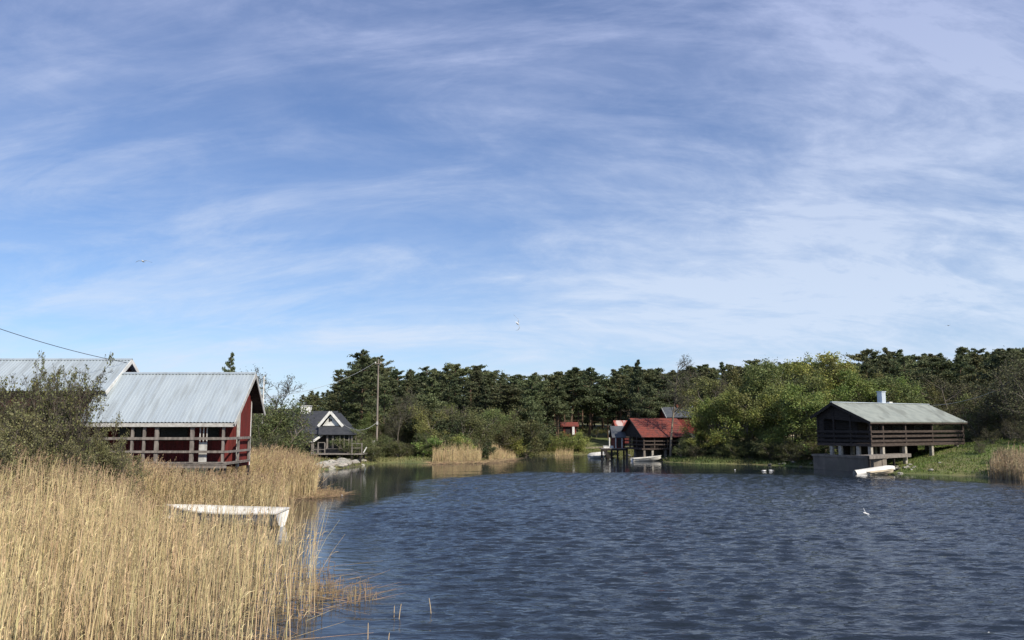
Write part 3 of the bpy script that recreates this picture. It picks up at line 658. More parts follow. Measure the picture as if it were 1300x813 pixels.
proto_near('near_brown', 403, 3.5, 'nearolive', 26000, 0.058, 0.07, spread=0.55, levels=3, kids=(9, 8, 7), up=0.3, wob=0.28, lenf=(0.5, 0.5, 0.5), stems=9, start=0.05, r0=0.04)
def near(key, u, v, Y, lab, wide, rz=0.0):
    ph, trunk, crown = PROTO[key]; p = at(u, v, Y); z0 = gz(p.x, Y); h = p.z - z0; s_ = h / ph
    o = root('bush', (p.x, Y, z0 - 0.05), lab, 'bush'); o.scale = (s_ * wide, s_ * wide, s_); o.rotation_euler = (0, 0, rz)
    link('stems', trunk, o); link('foliage', crown, o)
near('near_green', 96, 443, 31, 'sparse leafy bush with thin upright stems in front of the higher grey roof', 0.62, 1.0)
near('near_green', 40, 452, 30, 'twiggy half leafed bush at the left end of the higher grey roof', 0.62, 2.6)
near('near_brown', 14, 516, 27, 'dense olive brown bush at the left picture edge above the reeds', 0.95, 0.4)
near('near_green', 8, 447, 29, 'airy half leafed bush reaching up at the picture edge before the higher roof', 0.6, 5.5)
near('near_green', 74, 441, 32.5, 'tall airy bush with leafy tips against the middle of the higher grey roof', 0.5, 3.4)
near('near_brown', 44, 540, 28, 'low brown bush below and left of the white painted window', 0.75, 1.9)
near('near_olive', 112, 520, 31.5, 'dense olive bush between the white window and the veranda', 0.50, 0.9)
near('near_olive', 142, 548, 32.5, 'lowest olive bush reaching over the left end of the veranda', 0.75, 3.0)
near('near_olive', 26, 510, 29.5, 'broad olive bush hiding the wall under the higher grey roof', 0.62, 5.1)
near('near_brown', -25, 505, 27, 'tall brown bush cut off by the left picture edge', 0.9, 4.0)

# ------------------------------------------------------------------ reeds
def reeds(name, P, H, label, mat, r0=0.006, nseg=5, leaves=3, plume=0.5, lean=0.12, seed=1, leafw=0.011, sag=0.0, plumelen=0.26, tone=None):
    r = np.random.default_rng(seed); n = len(P)
    z0 = np.maximum(ground_z(P[:, 0], P[:, 1]), -0.15); az = r.uniform(0, 6.28, n); ln = np.abs(r.normal(0, lean, n)) + 0.02; ln = np.where(r.random(n) < 0.035, r.uniform(0.35, 0.85, n), ln)
    az = np.where(r.random(n) < 0.5, r.normal(0.3, 0.8, n), az)
    t_ = np.linspace(0, 1, nseg + 1)
    bx = np.cos(az)[:, None] * ln[:, None] * (t_ ** 1.6)[None] * H[:, None]; by = np.sin(az)[:, None] * ln[:, None] * (t_ ** 1.6)[None] * H[:, None]
    wob = r.normal(0, 0.008, (n, nseg + 1)) * t_[None] * H[:, None]
    cz = z0[:, None] + H[:, None] * t_[None] * np.sqrt(np.maximum(1 - ln[:, None] ** 2, 0.1))
    C = np.stack([P[:, 0:1] + bx + wob, P[:, 1:2] + by - wob * 0.7, cz], -1)          # n, s, 3
    rad = r0 * (1 - 0.55 * t_)[None] * r.uniform(0.7, 1.3, n)[:, None]
    V = []
    for k in range(3):
        a = 2 * math.pi * k / 3
        V.append(C + np.stack([rad * math.cos(a), rad * math.sin(a), 0 * rad], -1))
    V = np.stack(V, 2); base = np.arange(n)[:, None] * (nseg + 1) * 3
    Q = []
    for s_ in range(nseg):
        for k in range(3): Q.append(base + np.array([[s_ * 3 + k, s_ * 3 + (k + 1) % 3, s_ * 3 + 3 + (k + 1) % 3, s_ * 3 + 3 + k]]))
    V = V.reshape(-1, 3); Q = np.concatenate(Q); Fs = [Q]; mi = [np.zeros(len(Q))]; VV = [V]; nv = len(V)
    def blades(org, d, length, width, droop, mid):
        nonlocal nv
        m = len(org); side = np.stack([-d[:, 1], d[:, 0], 0 * d[:, 0]], 1); side /= np.maximum(np.linalg.norm(side, axis=1, keepdims=True), 1e-6)
        side = side * np.cos(0.6) + np.array([0, 0, np.sin(0.6)])
        p0 = org; p1 = org + d * length[:, None] * 0.5; p2 = org + d * length[:, None]; p2 = p2 - np.array([0, 0, 1.0]) * (droop * length)[:, None]
        w_ = width[:, None] * side / 2
        vs = np.stack([p0 - w_ * 0.6, p0 + w_ * 0.6, p1 + w_, p1 - w_, p2], 1).reshape(-1, 3); b_ = nv + np.arange(m)[:, None] * 5
        VV.append(vs); Fs.append(b_ + np.array([[0, 1, 2, 3]])); mi.append(np.full(m, mid)); Fs.append(b_ + np.array([[3, 2, 4]])); mi.append(np.full(m, mid)); nv += len(vs)
    if leaves:
        m = int(n * leaves); i = r.integers(0, n, m); s_ = r.uniform(0.25, 0.95, m) * nseg; k = np.minimum(s_.astype(int), nseg - 1); f = (s_ - k)[:, None]
        org = C[i, k] * (1 - f) + C[i, k + 1] * f; a = r.normal(0.2, 1.4, m); el = r.uniform(0.5, 1.35, m)
        d = np.stack([np.cos(a) * np.cos(el), np.sin(a) * np.cos(el), np.sin(el)], 1)
        blades(org, d, r.uniform(0.12, 0.42, m) * (H[i] / 2.2), np.full(m, leafw) * r.uniform(0.6, 1.3, m), r.uniform(0, 0.6, m), 0)
    if np.any(plume):
        sel = np.where(r.random(n) < (plume[:n] if hasattr(plume, 'shape') else plume))[0]; per = 16; i = np.repeat(sel, per); m = len(i)
        tt = r.uniform(0, 1, m); off = tt * plumelen; paz = np.repeat(r.normal(0.3, 0.7, len(sel)), per)
        org = C[i, nseg] + np.stack([np.cos(paz) * off * 0.35, np.sin(paz) * off * 0.35, off * 0.8 - 0.05], 1)
        a = paz + r.normal(0, 0.9, m); el = r.uniform(0.1, 1.1, m)
        d = np.stack([np.cos(a) * np.cos(el), np.sin(a) * np.cos(el), np.sin(el)], 1)
        blades(org, d, r.uniform(0.05, 0.12, m) * (1.25 - tt) * plumelen / 0.26, np.full(m, leafw * 1.2), r.uniform(0.2, 0.9, m), 1)
    me = np_mesh(name, np.concatenate(VV), Fs, [mat, M['plume']], np.concatenate(mi))
    o = link(name, me); return tag(o, label, 'reeds', kind='stuff')
def inpoly(P, poly):
    poly = np.array(poly); ins = np.zeros(len(P), bool); n = len(poly)
    for i in range(n):
        a, b_ = poly[i], poly[(i + 1) % n]; c = (a[1] > P[:, 1]) != (b_[1] > P[:, 1])
        xi = (b_[0] - a[0]) * (P[:, 1] - a[1]) / (b_[1] - a[1] + 1e-12) + a[0]; ins ^= c & (P[:, 0] < xi)
    return ins
def fill(poly, n, seed, clump=0.0):
    r = np.random.default_rng(seed); pl = np.array(poly); lo_, hi_ = pl.min(0), pl.max(0); out = []
    while sum(map(len, out)) < n:
        P = r.uniform(lo_, hi_, (n * 2, 2)); P = P[inpoly(P, poly)]
        if clump: P = P[(wav(P[:, 0], P[:, 1], 2.2, seed) + 0.35 * r.normal(size=len(P))) > -clump]
        out.append(P)
    return np.concatenate(out)[:n]
near_poly = [(-4.2, 12.5), (-3.75, 15.0), (-4.0, 17.5), (-4.7, 20.5), (-5.9, 25), (-8.2, 31), (-9.6, 33.2), (-14.5, 33.2), (-26, 33), (-26, 12.5)]
P = fill(near_poly, 21000, 21, 0.05)
edge = np.interp(P[:, 1], [12.5, 15, 17.5, 20.5, 25, 31, 33.2], [-4.2, -3.75, -4.0, -4.7, -5.9, -8.2, -9.6])
de = edge - P[:, 0]; keep = rng.random(len(P)) < np.clip(0.18 + de / 2.2, 0, 1); keep &= ~((P[:, 0] < -0.66 * P[:, 1]) )
P = P[keep]
uu = P[:, 0] / P[:, 1] * 1058 + 650; lane = sm(uu, 150, 215) * sm(P[:, 1], 21.5, 24.5)
keep = rng.random(len(P)) < (1 - (0.87 + 0.06 * sm(uu, 275, 300)) * lane) * (1 - 0.45 * sm(P[:, 0], -8.5, -6) * (1 - sm(P[:, 1], 19, 23)))
P = P[keep]; lane = lane[keep]; uu = uu[keep]
H = rng.normal(1.92, 0.30, len(P)).clip(0.9, 2.35) * (1 - (0.33 + 0.10 * sm(uu, 270, 310)) * lane) * (1 - 0.14 * sm(P[:, 1], 25, 31)) * (1 + 0.26 * wav(P[:, 0], P[:, 1], 0.9, 77)) * (1.0 + 0.12 * sm(-P[:, 0] , 10, 16))
r_o = reeds('reeds', P, H, 'dense tan dry reed bed filling the lower left in front of the white boat', M['reed'], seed=31, r0=0.0082, leaves=2.3, plume=0.03 + 0.30 * sm(P[:, 1], 22, 29) + 0.2 * sm(-P[:, 0], 9, 13), lean=0.10)
P = fill([(-10.4, 36.5), (-9.9, 38.3), (-12.2, 39.6), (-26, 39.6), (-26, 34.8), (-15.2, 35.6)], 5200, 22, 0.3)
reeds('reeds', P, rng.normal(1.75, 0.2, len(P)).clip(0.9, 2.2), 'tan reeds with brown plumes standing between white boat and red veranda', M['reed'], seed=32, leaves=3, plume=0.5, r0=0.008, leafw=0.016)
P = fill([(-11.0, 47.0), (-11.6, 50), (-13.2, 54), (-16.2, 55), (-17.5, 50), (-14.4, 45.6)], 4600, 23, 0.5)
reeds('reeds', P, rng.normal(1.75, 0.3, len(P)).clip(0.7, 2.3) * (1 + 0.15 * wav(P[:, 0], P[:, 1], 1.2, 9)), 'golden reed bed right of the red gable and before the black cottage', M['reedfar'], seed=33, leaves=3, plume=0.4, r0=0.010, leafw=0.020)
def px_poly(l): return [tuple(gw(u, v)[:2]) for u, v in l]
for i, (pl, n, h, lab) in enumerate([
        ([(549, 589), (610, 587.5), (612, 584), (585, 584), (550, 585)], 2600, 1.30, 'wide golden reed bed on the far shore, the left of two side by side'),
        ([(619, 585), (653, 583), (655, 581), (622, 581)], 1300, 1.30, 'narrow golden reed bed on the far shore, the right of two side by side'),
        ([(704, 578.5), (728, 578.3), (728, 577), (706, 577)], 350, 0.45, 'small tan reed patch on the far shore before the green bushes'),
        ([(1254, 607), (1305, 611), (1330, 608), (1268, 604.5)], 1700, 1.30, 'brownish reed bed at the foot of the dark trees on the right bank')]):
    P = fill(px_poly(pl), n, 50 + i, 0.5); r_ = np.random.default_rng(70 + i); Hh = r_.normal(h, 0.33, n).clip(0.4, 2.6)
    Hh *= 1 + 0.22 * wav(P[:, 0], P[:, 1], 1.1, 40 + i)
    if i == 0:
        uu = P[:, 0] / P[:, 1] * 1058 + 650; Hh *= np.interp(uu, [549, 558, 575, 600, 612], [0.8, 1.0, 1.05, 1.0, 0.7])
    if i == 1: 
        uu = P[:, 0] / P[:, 1] * 1058 + 650; Hh *= np.interp(uu, [618, 628, 640, 655], [1.1, 1.1, 0.55, 0.3]); Hh = np.minimum(Hh, 1.6)
    reeds('reeds', P, Hh, lab, M['reedfar'] if i != 3 else M['greyreed'], seed=60 + i, leaves=2.0, plume=0.12, r0=0.016, leafw=0.03, nseg=3)
# low, broken and half-sunken reeds at the water's edge
def broken(poly, n, label, seed, hmax=0.45, r0=0.006, flat=0.5, lmax=1.4):
    r = np.random.default_rng(seed); P = fill(poly, n, seed); segs = []
    for x, y in P:
        h = r.uniform(0.12, hmax); a = r.uniform(0, 6.28); p0 = np.array([x, y, -0.05]); p1 = p0 + np.array([r.normal(0, 0.05), r.normal(0, 0.05), h + 0.05])
        segs.append((p0, p1, r0, r0 * 0.8))
        if r.random() < 0.45:
            segs.append((p1, p1 + np.array([math.cos(a), math.sin(a), r.uniform(-0.6, 0.3)]) * r.uniform(0.1, 0.4), r0 * 0.8, r0 * 0.4))
        if r.random() < flat:
            a = r.normal(0.1, 0.6) + (math.pi if r.random() < 0.5 else 0); q = p0 + np.array([0, 0, 0.05 + r.uniform(0.0, 0.08)]); segs.append((q, q + np.array([math.cos(a), math.sin(a), r.uniform(-0.01, 0.25)]) * r.uniform(0.3, lmax), r0, r0 * 0.4))
    V, Q = seg_arrays(segs, 3); tag(link('reeds', np_mesh('reeds', V, [Q], M['deadreed'])), label, 'reeds', kind='stuff')
broken([(-4.6, 19.6), (-3.3, 19.0), (-3.1, 20.2), (-3.9, 20.8), (-4.9, 21.4)], 85, 'snapped brown reed stubble reaching into the water at the bed edge', 81)
broken([(-14.5, 45.3), (-11.0, 45.6), (-9.5, 47.4), (-9.9, 50), (-11.5, 51)], 500, 'trampled brown reed litter at the foot of the golden reeds by the red gable', 82, 0.4, 0.011, 0.8, 1.2)
broken([(-9, 13.2), (-3.9, 13.6), (-4.0, 19.5), (-5, 24), (-9, 25)], 420, 'fallen straw lying in the water among the near reed stems', 83, 0.5, 0.007, 1.0, 2.2)
broken(px_poly([(548, 590), (625, 588.5), (655, 584.5), (655, 583), (612, 586), (548, 587.5)]), 300, 'brown litter line below the golden reeds on the far shore', 84, 0.25, 0.02, 0.9, 1.6)
for i, (u, v, h, dx) in enumerate([(500, 783, 0.22, 0.01), (506, 786, 0.30, 0.05), (548, 780, 0.33, -0.06), (467, 812, 0.30, 0.0), (493, 812, 0.12, 0.02)]):
    p = gw(u, v); mb = MB(); q = p + Vector((dx, 0, h)); mb.tube([p - Vector((0, 0, 0.12)), p.lerp(q, 0.5), q], [0.009, 0.008, 0.006], 6)
    mb.build('reed_stalk', M['reed'], None, p); tag(bpy.context.scene.objects[-1] if False else COL.objects[-1], ['short reed stub standing left of a taller one in open water', 'tilted reed stalk beside a short stub in open water', 'lone reed stalk leaning left, farthest out in the open water',
        'reed stalk at the bottom edge of the open water', 'tiny stub at the bottom edge of the open water'][i], 'reed stalk')

# ------------------------------------------------------------------ bank grass
def grass(P, hmean, mat, label, seed, wd=0.05):
    r = np.random.default_rng(seed); n = len(P); z = ground_z(P[:, 0], P[:, 1]) - 0.02; a = r.uniform(0, 6.28, n); h = r.uniform(0.5, 1.4, n) * hmean
    side = np.stack([np.cos(a), np.sin(a), 0 * a], 1) * wd * r.uniform(0.5, 1.2, n)[:, None]; tip = np.stack([r.normal(0, 0.35, n) * h, r.normal(0, 0.35, n) * h, h], 1)
    B = np.stack([P[:, 0], P[:, 1], z], 1); V = np.stack([B - side, B + side, B + tip], 1).reshape(-1, 3)
    tag(link('grass', np_mesh('grass', V, [np.arange(3 * n).reshape(-1, 3)], mat)), label, 'grass', kind='stuff')
def land_pts(poly, n, seed, dmin=0.0, dmax=99):
    P = fill(poly, n, seed); d = sdist(P[:, 0], P[:, 1]); return P[(d > dmin) & (d < dmax)]
P = land_pts([(26, 64), (44, 58), (56, 62), (60, 96), (34, 92)], 52000, 91, 0.1)
grass(P, 0.14, M['grass'], 'bright green grass on the slope around the brown cabin', 92)
P = land_pts([(8, 94), (16, 88), (30, 74), (34, 92), (18, 106)], 26000, 93, 0.05)
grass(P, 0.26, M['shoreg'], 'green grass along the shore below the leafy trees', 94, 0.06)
P = land_pts([(2, 106), (16, 100), (20, 122), (8, 124), (2, 124)], 26000, 95, 0.05)
grass(P, 0.16, M['paleg'], 'pale yellow green meadow grass beyond the white moored boats', 96, 0.07)
P = land_pts([(-26, 76), (-14, 78), (14, 104), (10, 118), (-30, 104)], 30000, 97, 0.05, 7)
grass(P, 0.20, M['paleg'], 'pale grass fringe along the far shore under the thicket', 98, 0.07)

# ------------------------------------------------------------------ rocks
M['darkstone'] = pm('dark_shore_stone', (0.22, 0.21, 0.185), (0.12, 0.115, 0.10), 4, rough=0.9, bump=0.4, objrand=0.25)
rk = []; rk2 = []
for k in range(4):
    import bmesh
    bm = bmesh.new(); bmesh.ops.create_icosphere(bm, subdivisions=2, radius=0.5)
    for v in bm.verts:
        v.co *= 1 + 0.38 * mnoise.noise(v.co * 2.2 + Vector((k * 5, 0, 0))); v.co.z *= 0.62; v.co.x *= 1.2
    me = bpy.data.meshes.new('rock'); bm.to_mesh(me); bm.free(); me2 = me.copy(); me.materials.append(M['stone']); rk.append(me); me2.materials.append(M['darkstone']); rk2.append(me2)
def rocks(box, n, label, group, smin, smax, seed, mat=None):
    r = random.Random(seed)
    for i in range(n):
        u = r.uniform(box[0], box[1]); v = r.uniform(box[2], box[3]); p = None
        q = gw(u, v, 0.25); z = gz(q.x, q.y)
        q = gw(u, v, max(z, 0)); z = gz(q.x, q.y)
        if z < -0.05: continue
        s_ = r.uniform(smin, smax); o = link('rock', (rk2 if mat else rk)[r.randrange(4)], None, (q.x, q.y, max(z, -0.1) + 0.12 * s_)); o.scale = (s_, s_, s_ * r.uniform(0.7, 1.1)); o.rotation_euler = (r.uniform(-.3, .3), r.uniform(-.3, .3), r.uniform(0, 6.28))
        tag(o, label, 'rock', group)
rocks((401, 440, 584.5, 597), 60, 'pale limestone rock on the bank below the black cottage deck', 'pale rocks below the black cottage', 0.35, 0.95, 1)
rocks((436, 462, 586, 591.5), 30, 'pale limestone rock in the thin line right of the black cottage rocks', 'pale rocks right of the black cottage', 0.3, 0.75, 2)
rocks((960, 1034, 588, 593.5), 34, 'grey rock on the shore left of the concrete quay', 'grey rocks left of the concrete quay', 0.25, 0.6, 3, 1)
rocks((1135, 1200, 584, 601), 44, 'small pale rock on the grassy bank right of the beached boats', 'pale rocks right of the beached boats', 0.15, 0.42, 4)
rocks((776, 802, 580, 586), 12, 'grey rock on the shore under the red roofed boathouse', 'grey rocks under the red roofed boathouse', 0.3, 0.6, 5, 1)

# ------------------------------------------------------------------ buildings
UP = Vector((0, 0, 1))
# --- lower red house with veranda
e0 = at(300, 536.5, 40.0); rd = at(324.5, 474.0, 43.0); bk = at(336, 524, 44.8)
XR = (e0.x + rd.x + bk.x) / 3; XL = -20.9
ze, zr, zb = e0.z, rd.z, bk.z; YE, YR, YB = 40.0, 43.0, 44.8
zd = at(240, 589, 40).z
A = root('boathouse', ((XL + XR) / 2, 42, 0), 'lower red boathouse with pale grey corrugated roof and railed veranda above the reeds', 'boathouse')
mb = MB(); corrugated(mb, (XL, YE, ze), (XR, YE, ze), (XL, YR, zr), (XR, YR, zr), 0.17, 0.028); corrugated(mb, (XR, YB, zb), (XL, YB, zb), (XR, YR, zr), (XL, YR, zr), 0.17, 0.028)
roofA = mb.build('roof', M['galv'], A)
MB().plate([(XL, YR - 0.13, zr - 0.04), (XR, YR - 0.13, zr - 0.04), (XR, YR, zr + 0.055), (XL, YR, zr + 0.055)], (0, -0.6, 0.8), 0.012).plate([(XL, YR + 0.13, zr - 0.06), (XL, YR, zr + 0.053), (XR, YR, zr + 0.053), (XR, YR + 0.13, zr - 0.06)], (0, 0.6, 0.8), 0.012).build('ridge_cap', M['galv'], roofA)
MB().beam((XR - 0.01, YE - 0.03, ze - 0.13), (XR - 0.01, YR, zr - 0.11), 0.04, 0.19, up=(0, -0.65, 0.75)).build('bargeboard', M['greywhite'], A)
MB().beam((XR - 0.012, YB + 0.03, zb - 0.13), (XR - 0.012, YR + 0.02, zr - 0.115), 0.04, 0.19, up=(0, 0.65, 0.75)).build('bargeboard', M['greywhite'], A)
MB().box((XL, YE + 0.0, ze - 0.21), (XR - 0.05, YE + 0.03, ze - 0.035)).build('fascia', M['greywhite'], A)
soff = MB(); soff.plate([(XL, YE + 0.05, ze - 0.03), (XR - 0.06, YE + 0.05, ze - 0.03), (XR - 0.06, YR, zr - 0.06), (XL, YR, zr - 0.06)], (0, -0.65, 0.75), 0.03)
soff.plate([(XR - 0.06, YB - 0.05, zb - 0.03), (XL, YB - 0.05, zb - 0.03), (XL, YR, zr - 0.062), (XR - 0.06, YR, zr - 0.062)], (0, 0.65, 0.75), 0.03); soff.build('soffit', M['darkwood'], A)
WX1 = XR - 0.55; YW0, YW1 = 42.3, 44.15; wb = zd - 0.25
def roofz(y): return ze + (zr - ze) * (y - YE) / (YR - YE) if y < YR else zr + (zb - zr) * (y - YR) / (YB - YR)
mb = MB(); prof = [(YW0, wb), (YW1, wb), (YW1, roofz(YW1) - 0.12), (YR, zr - 0.12), (YW0, roofz(YW0) - 0.12)]
mb.add([(WX1, y, z) for y, z in prof] + [(XL + 0.3, y, z) for y, z in prof], [(0, 1, 2, 3, 4), (9, 8, 7, 6, 5)] + [(i, i + 5, (i + 1) % 5 + 5, (i + 1) % 5) for i in range(5)])
wall = mb.build('wall', M['red'], A)
mb = MB()
y = YW0 + 0.12
while y < YW1 - 0.08:
    mb.box((WX1 + 0.002, y, wb), (WX1 + 0.022, y + 0.045, roofz(y) - 0.16)); y += 0.2
x = XL + 0.4
while x < WX1 - 0.1:
    mb.box((x, YW0 - 0.022, wb), (x + 0.045, YW0 - 0.002, roofz(YW0) - 0.16)); x += 0.2
mb.build('battens', M['red'], wall)
MB().box((WX1 - 0.02, YW1 - 0.10, wb), (WX1 + 0.03, YW1 + 0.03, roofz(YW1) - 0.15)).build('corner_board', M['white'], A)
MB().box((WX1 - 0.10, YW0 - 0.03, wb), (WX1 + 0.03, YW0 + 0.09, roofz(YW0) - 0.15)).build('corner_board', M['greywhite'], A)
deck = MB(); k = 0; y = 40.12
while y < YW0 - 0.03:
    deck.box((XL + 0.2, y, zd - 0.05), (XR - 0.35, min(y + 0.13, YW0 - 0.03), zd)); y += 0.14
deck.box((XL + 0.2, 40.15, zd - 0.22), (XR - 0.4, 40.25, zd - 0.052)).box((WX1 + 0.03, YW0 - 0.02, zd - 0.05), (XR - 0.35, 43.7, zd)).build('deck', M['greywood'], A)
DX = XR - 0.42
for i, u in enumerate([168, 183, 199, 244, 283.5]):
    x = at(u, 560, 40.2).x; wdt = 0.17 if u in (199, 244) else 0.11
    MB().box((x - wdt / 2, 40.13, zd), (x + wdt / 2, 40.25, roofz(40.2) - 0.06)).build('post', M['greywood'], A)
for y in (41.9, 43.6): MB().box((DX - 0.05, y - 0.05, zd), (DX + 0.05, y + 0.05, zd + 1.15)).build('post', M['greywood'], A)
for (v0, v1) in ((555.3, 558.6), (572.3, 575.2), (586.7, 588)):
    za, zb_ = at(240, v1, 40.15).z, at(240, v0, 40.15).z
    MB().box((XL + 0.2, 40.085, za), (DX + 0.05, 40.125, zb_)).build('rail', M['greywood'], A)
    MB().box((DX + 0.052, 40.13, za), (DX + 0.09, 43.65, zb_)).build('rail', M['greywood'], A)
for u in (212, 226, 262, 296, 306):
    pass
# pale door leaf with a glazed upper half, leaning against the veranda posts
x0, x1 = at(253, 560, 40.3).x, at(263, 560, 40.3).x
dr = MB().box((x0, 40.29, zd + 0.01), (x1, 40.33, zd + 1.0)).box((x0, 40.29, zd + 1.0), (x0 + 0.05, 40.33, zd + 1.9)).box((x1 - 0.05, 40.29, zd + 1.0), (x1, 40.33, zd + 1.9)).box(((x0 + x1) / 2 - 0.025, 40.292, zd + 1.0), ((x0 + x1) / 2 + 0.025, 40.328, zd + 1.9)).box((x0 + 0.05, 40.291, zd + 1.85), (x1 - 0.05, 40.329, zd + 1.9)).build('door', M['greywhite'], A)
for (ua, ub) in ((171, 182), (203, 240), (264, 279), (150, 165)):
    xa, xb = at(ua, 545, YW0).x, at(ub, 545, YW0).x; z0, z1 = zd + 1.05, zd + 1.85
    f = MB().box((xa, YW0 - 0.06, z0), (xb, YW0 - 0.024, z0 + 0.06)).box((xa, YW0 - 0.06, z1), (xb, YW0 - 0.024, z1 + 0.06)).box((xa, YW0 - 0.06, z0 + 0.06), (xa + 0.06, YW0 - 0.024, z1)).box((xb - 0.06, YW0 - 0.06, z0 + 0.06), (xb, YW0 - 0.024, z1)).build('window', M['darkwood'], A)
    MB().box((xa + 0.06, YW0 - 0.04, z0 + 0.06), (xb - 0.06, YW0 - 0.03, z1)).build('pane', M['glass'], f)
for x in np.linspace(XL + 0.5, DX - 0.1, 6):
    for y in (40.3, 42.0, 43.9):
        MB().tube([(x, y, -0.5), (x, y, zd - 0.23 if y < 41.5 else wb)], 0.09, 7).build('stilt', M['darkwood'], A)

# --- higher red house, only its roof and gable tip clear of the bushes
e0 = at(137, 496.5, 41.4); rd = at(166.3, 456.5, 44.0); bk = at(176, 474, 45.0)
XR2 = (e0.x + rd.x) / 2; XL2 = -33.5; ze2, zr2 = e0.z, rd.z; YE2, YR2 = 41.4, 44.0; YB2 = 46.6; zb2 = ze2
B = root('boathouse', ((XL2 + XR2) / 2, 44, 0), 'higher red boathouse mostly hidden by bushes, its pale roof and white gable edge showing', 'boathouse')
mb = MB(); corrugated(mb, (XL2, YE2, ze2), (XR2, YE2, ze2), (XL2, YR2, zr2), (XR2, YR2, zr2), 0.17, 0.028); corrugated(mb, (XR2, YB2, zb2), (XL2, YB2, zb2), (XR2, YR2, zr2), (XL2, YR2, zr2), 0.17, 0.028)
rB = mb.build('roof', M['galv'], B)
MB().plate([(XL2, YR2 - 0.14, zr2 - 0.04), (XR2, YR2 - 0.14, zr2 - 0.04), (XR2, YR2, zr2 + 0.055), (XL2, YR2, zr2 + 0.055)], (0, -0.6, 0.8), 0.012).plate([(XL2, YR2 + 0.14, zr2 - 0.06), (XL2, YR2, zr2 + 0.053), (XR2, YR2, zr2 + 0.053), (XR2, YR2 + 0.14, zr2 - 0.06)], (0, 0.6, 0.8), 0.012).build('ridge_cap', M['galv'], rB)
MB().beam((XR2 - 0.01, YE2 - 0.03, ze2 - 0.12), (XR2 - 0.01, YR2, zr2 - 0.10), 0.04, 0.2, up=(0, -0.6, 0.8)).build('bargeboard', M['white'], B)
MB().beam((XR2 - 0.012, YB2 + 0.03, zb2 - 0.12), (XR2 - 0.012, YR2 + 0.02, zr2 - 0.105), 0.04, 0.2, up=(0, 0.6, 0.8)).build('bargeboard', M['white'], B)
mb = MB(); prof = [(YE2 + 0.35, 0.4), (YB2 - 0.35, 0.4), (YB2 - 0.35, zb2 + 0.1), (YR2, zr2 - 0.13), (YE2 + 0.35, ze2 + 0.1)]
mb.add([(XR2 - 0.3, y, z) for y, z in prof] + [(XL2 + 0.3, y, z) for y, z in prof], [(0, 1, 2, 3, 4), (9, 8, 7, 6, 5)] + [(i, i + 5, (i + 1) % 5 + 5, (i + 1) % 5) for i in range(5)]); mb.build('wall', M['darkred'], B)
yw = YE2 + 0.35; a0, a1 = at(60, 566, yw), at(88, 528, yw)
f = MB()
for (p0, p1) in (((a0.x, a0.z), (a1.x, a0.z + 0.12)), ((a0.x, a1.z - 0.12), (a1.x, a1.z)), ((a0.x, a0.z + 0.12), (a0.x + 0.13, a1.z - 0.12)), ((a1.x - 0.13, a0.z + 0.12), (a1.x, a1.z - 0.12)), (((a0.x + a1.x) / 2 - 0.07, a0.z + 0.12), ((a0.x + a1.x) / 2 + 0.07, a1.z - 0.12))):
    f.box((p0[0], yw - 0.05, p0[1]), (p1[0], yw - 0.004, p1[1]))
f = f.build('window', M['white'], B); MB().box((a0.x + 0.13, yw - 0.03, a0.z + 0.12), (a1.x - 0.13, yw - 0.006, a1.z - 0.12)).build('pane', M['white'], f)
# white flag pole behind the gable
p = at(334, 512, 58); q = at(334, 478, 58)
fp = MB().tube([(p.x, 58, gz(p.x, 58) - 0.2), (p.x, 58, q.z)], [0.06, 0.04], 8).build('flagpole', M['white'], None, (p.x, 58, gz(p.x, 58))); tag(fp, 'thin white flagpole standing behind the red gable', 'flagpole')

# --- black cottage
Yc = 86.0
C = root('cottage', (at(420, 575, 88).x, 88, 0.5), 'small black cottage with dark roof, white gable trim and a deck over the bank', 'cottage')
def c_(u, v, Y): return at(u, v, Y)
rl, rr = c_(345, 522, 91.5), c_(419.5, 522.3, 91.5); el, er = c_(352, 551.5, 87.0), c_(409, 551.5, 87.0)
zE = (el.z + er.z) / 2; zR = rl.z; xg = c_(419.4, 524, 88.0).x
mb = MB(); mb.plate([(rl.x, 87.0, zE), (xg + 0.1, 87.0, zE), (xg + 0.1, 91.5, zR), (rl.x, 91.5, zR)], (0, -0.6, 0.8), 0.1)
mb.plate([(xg + 0.1, 96, zE), (rl.x, 96, zE), (rl.x, 91.5, zR - 0.002), (xg + 0.1, 91.5, zR - 0.002)], (0, 0.6, 0.8), 0.1)
fl, fr, ap = c_(404.5, 541, 87.6), c_(434.8, 541, 87.6), c_(419.4, 523.5, 87.6)
mb.plate([(fl.x, 87.6, fl.z), (ap.x, 87.6, ap.z), (ap.x, 91.6, ap.z), (fl.x, 91.6, fl.z)], (-0.7, 0, 0.7), 0.1)
mb.plate([(ap.x, 87.6, ap.z - 0.002), (fr.x, 87.6, fr.z), (fr.x, 93, fr.z), (ap.x, 93, ap.z - 0.002)], (0.7, 0, 0.7), 0.1)
h0, h1 = c_(404, 552, 86.2), c_(450, 551.5, 86.2)
mb.plate([(h0.x, 86.2, h0.z), (h1.x, 86.2, h0.z), (fr.x, 87.72, fr.z - 0.03), (fl.x, 87.72, fl.z - 0.03)], (0, -0.6, 0.8), 0.08)
mb.plate([(h1.x, 86.2, h0.z), (h1.x, 93, h0.z), (fr.x, 92, fr.z - 0.03), (fr.x, 87.72, fr.z - 0.03)], (0.6, 0, 0.8), 0.08)
mb.build('roof', M['slate'], C)
l0, l1, l2, l3 = c_(352, 560, 85.6), c_(397.5, 560, 85.6), c_(409.5, 552.5, 86.9), c_(352, 552.5, 86.9)
MB().plate([l0, l1, l2, l3], (0, -0.5, 0.86), 0.08).build('lean_to_roof', M['slate'], C)
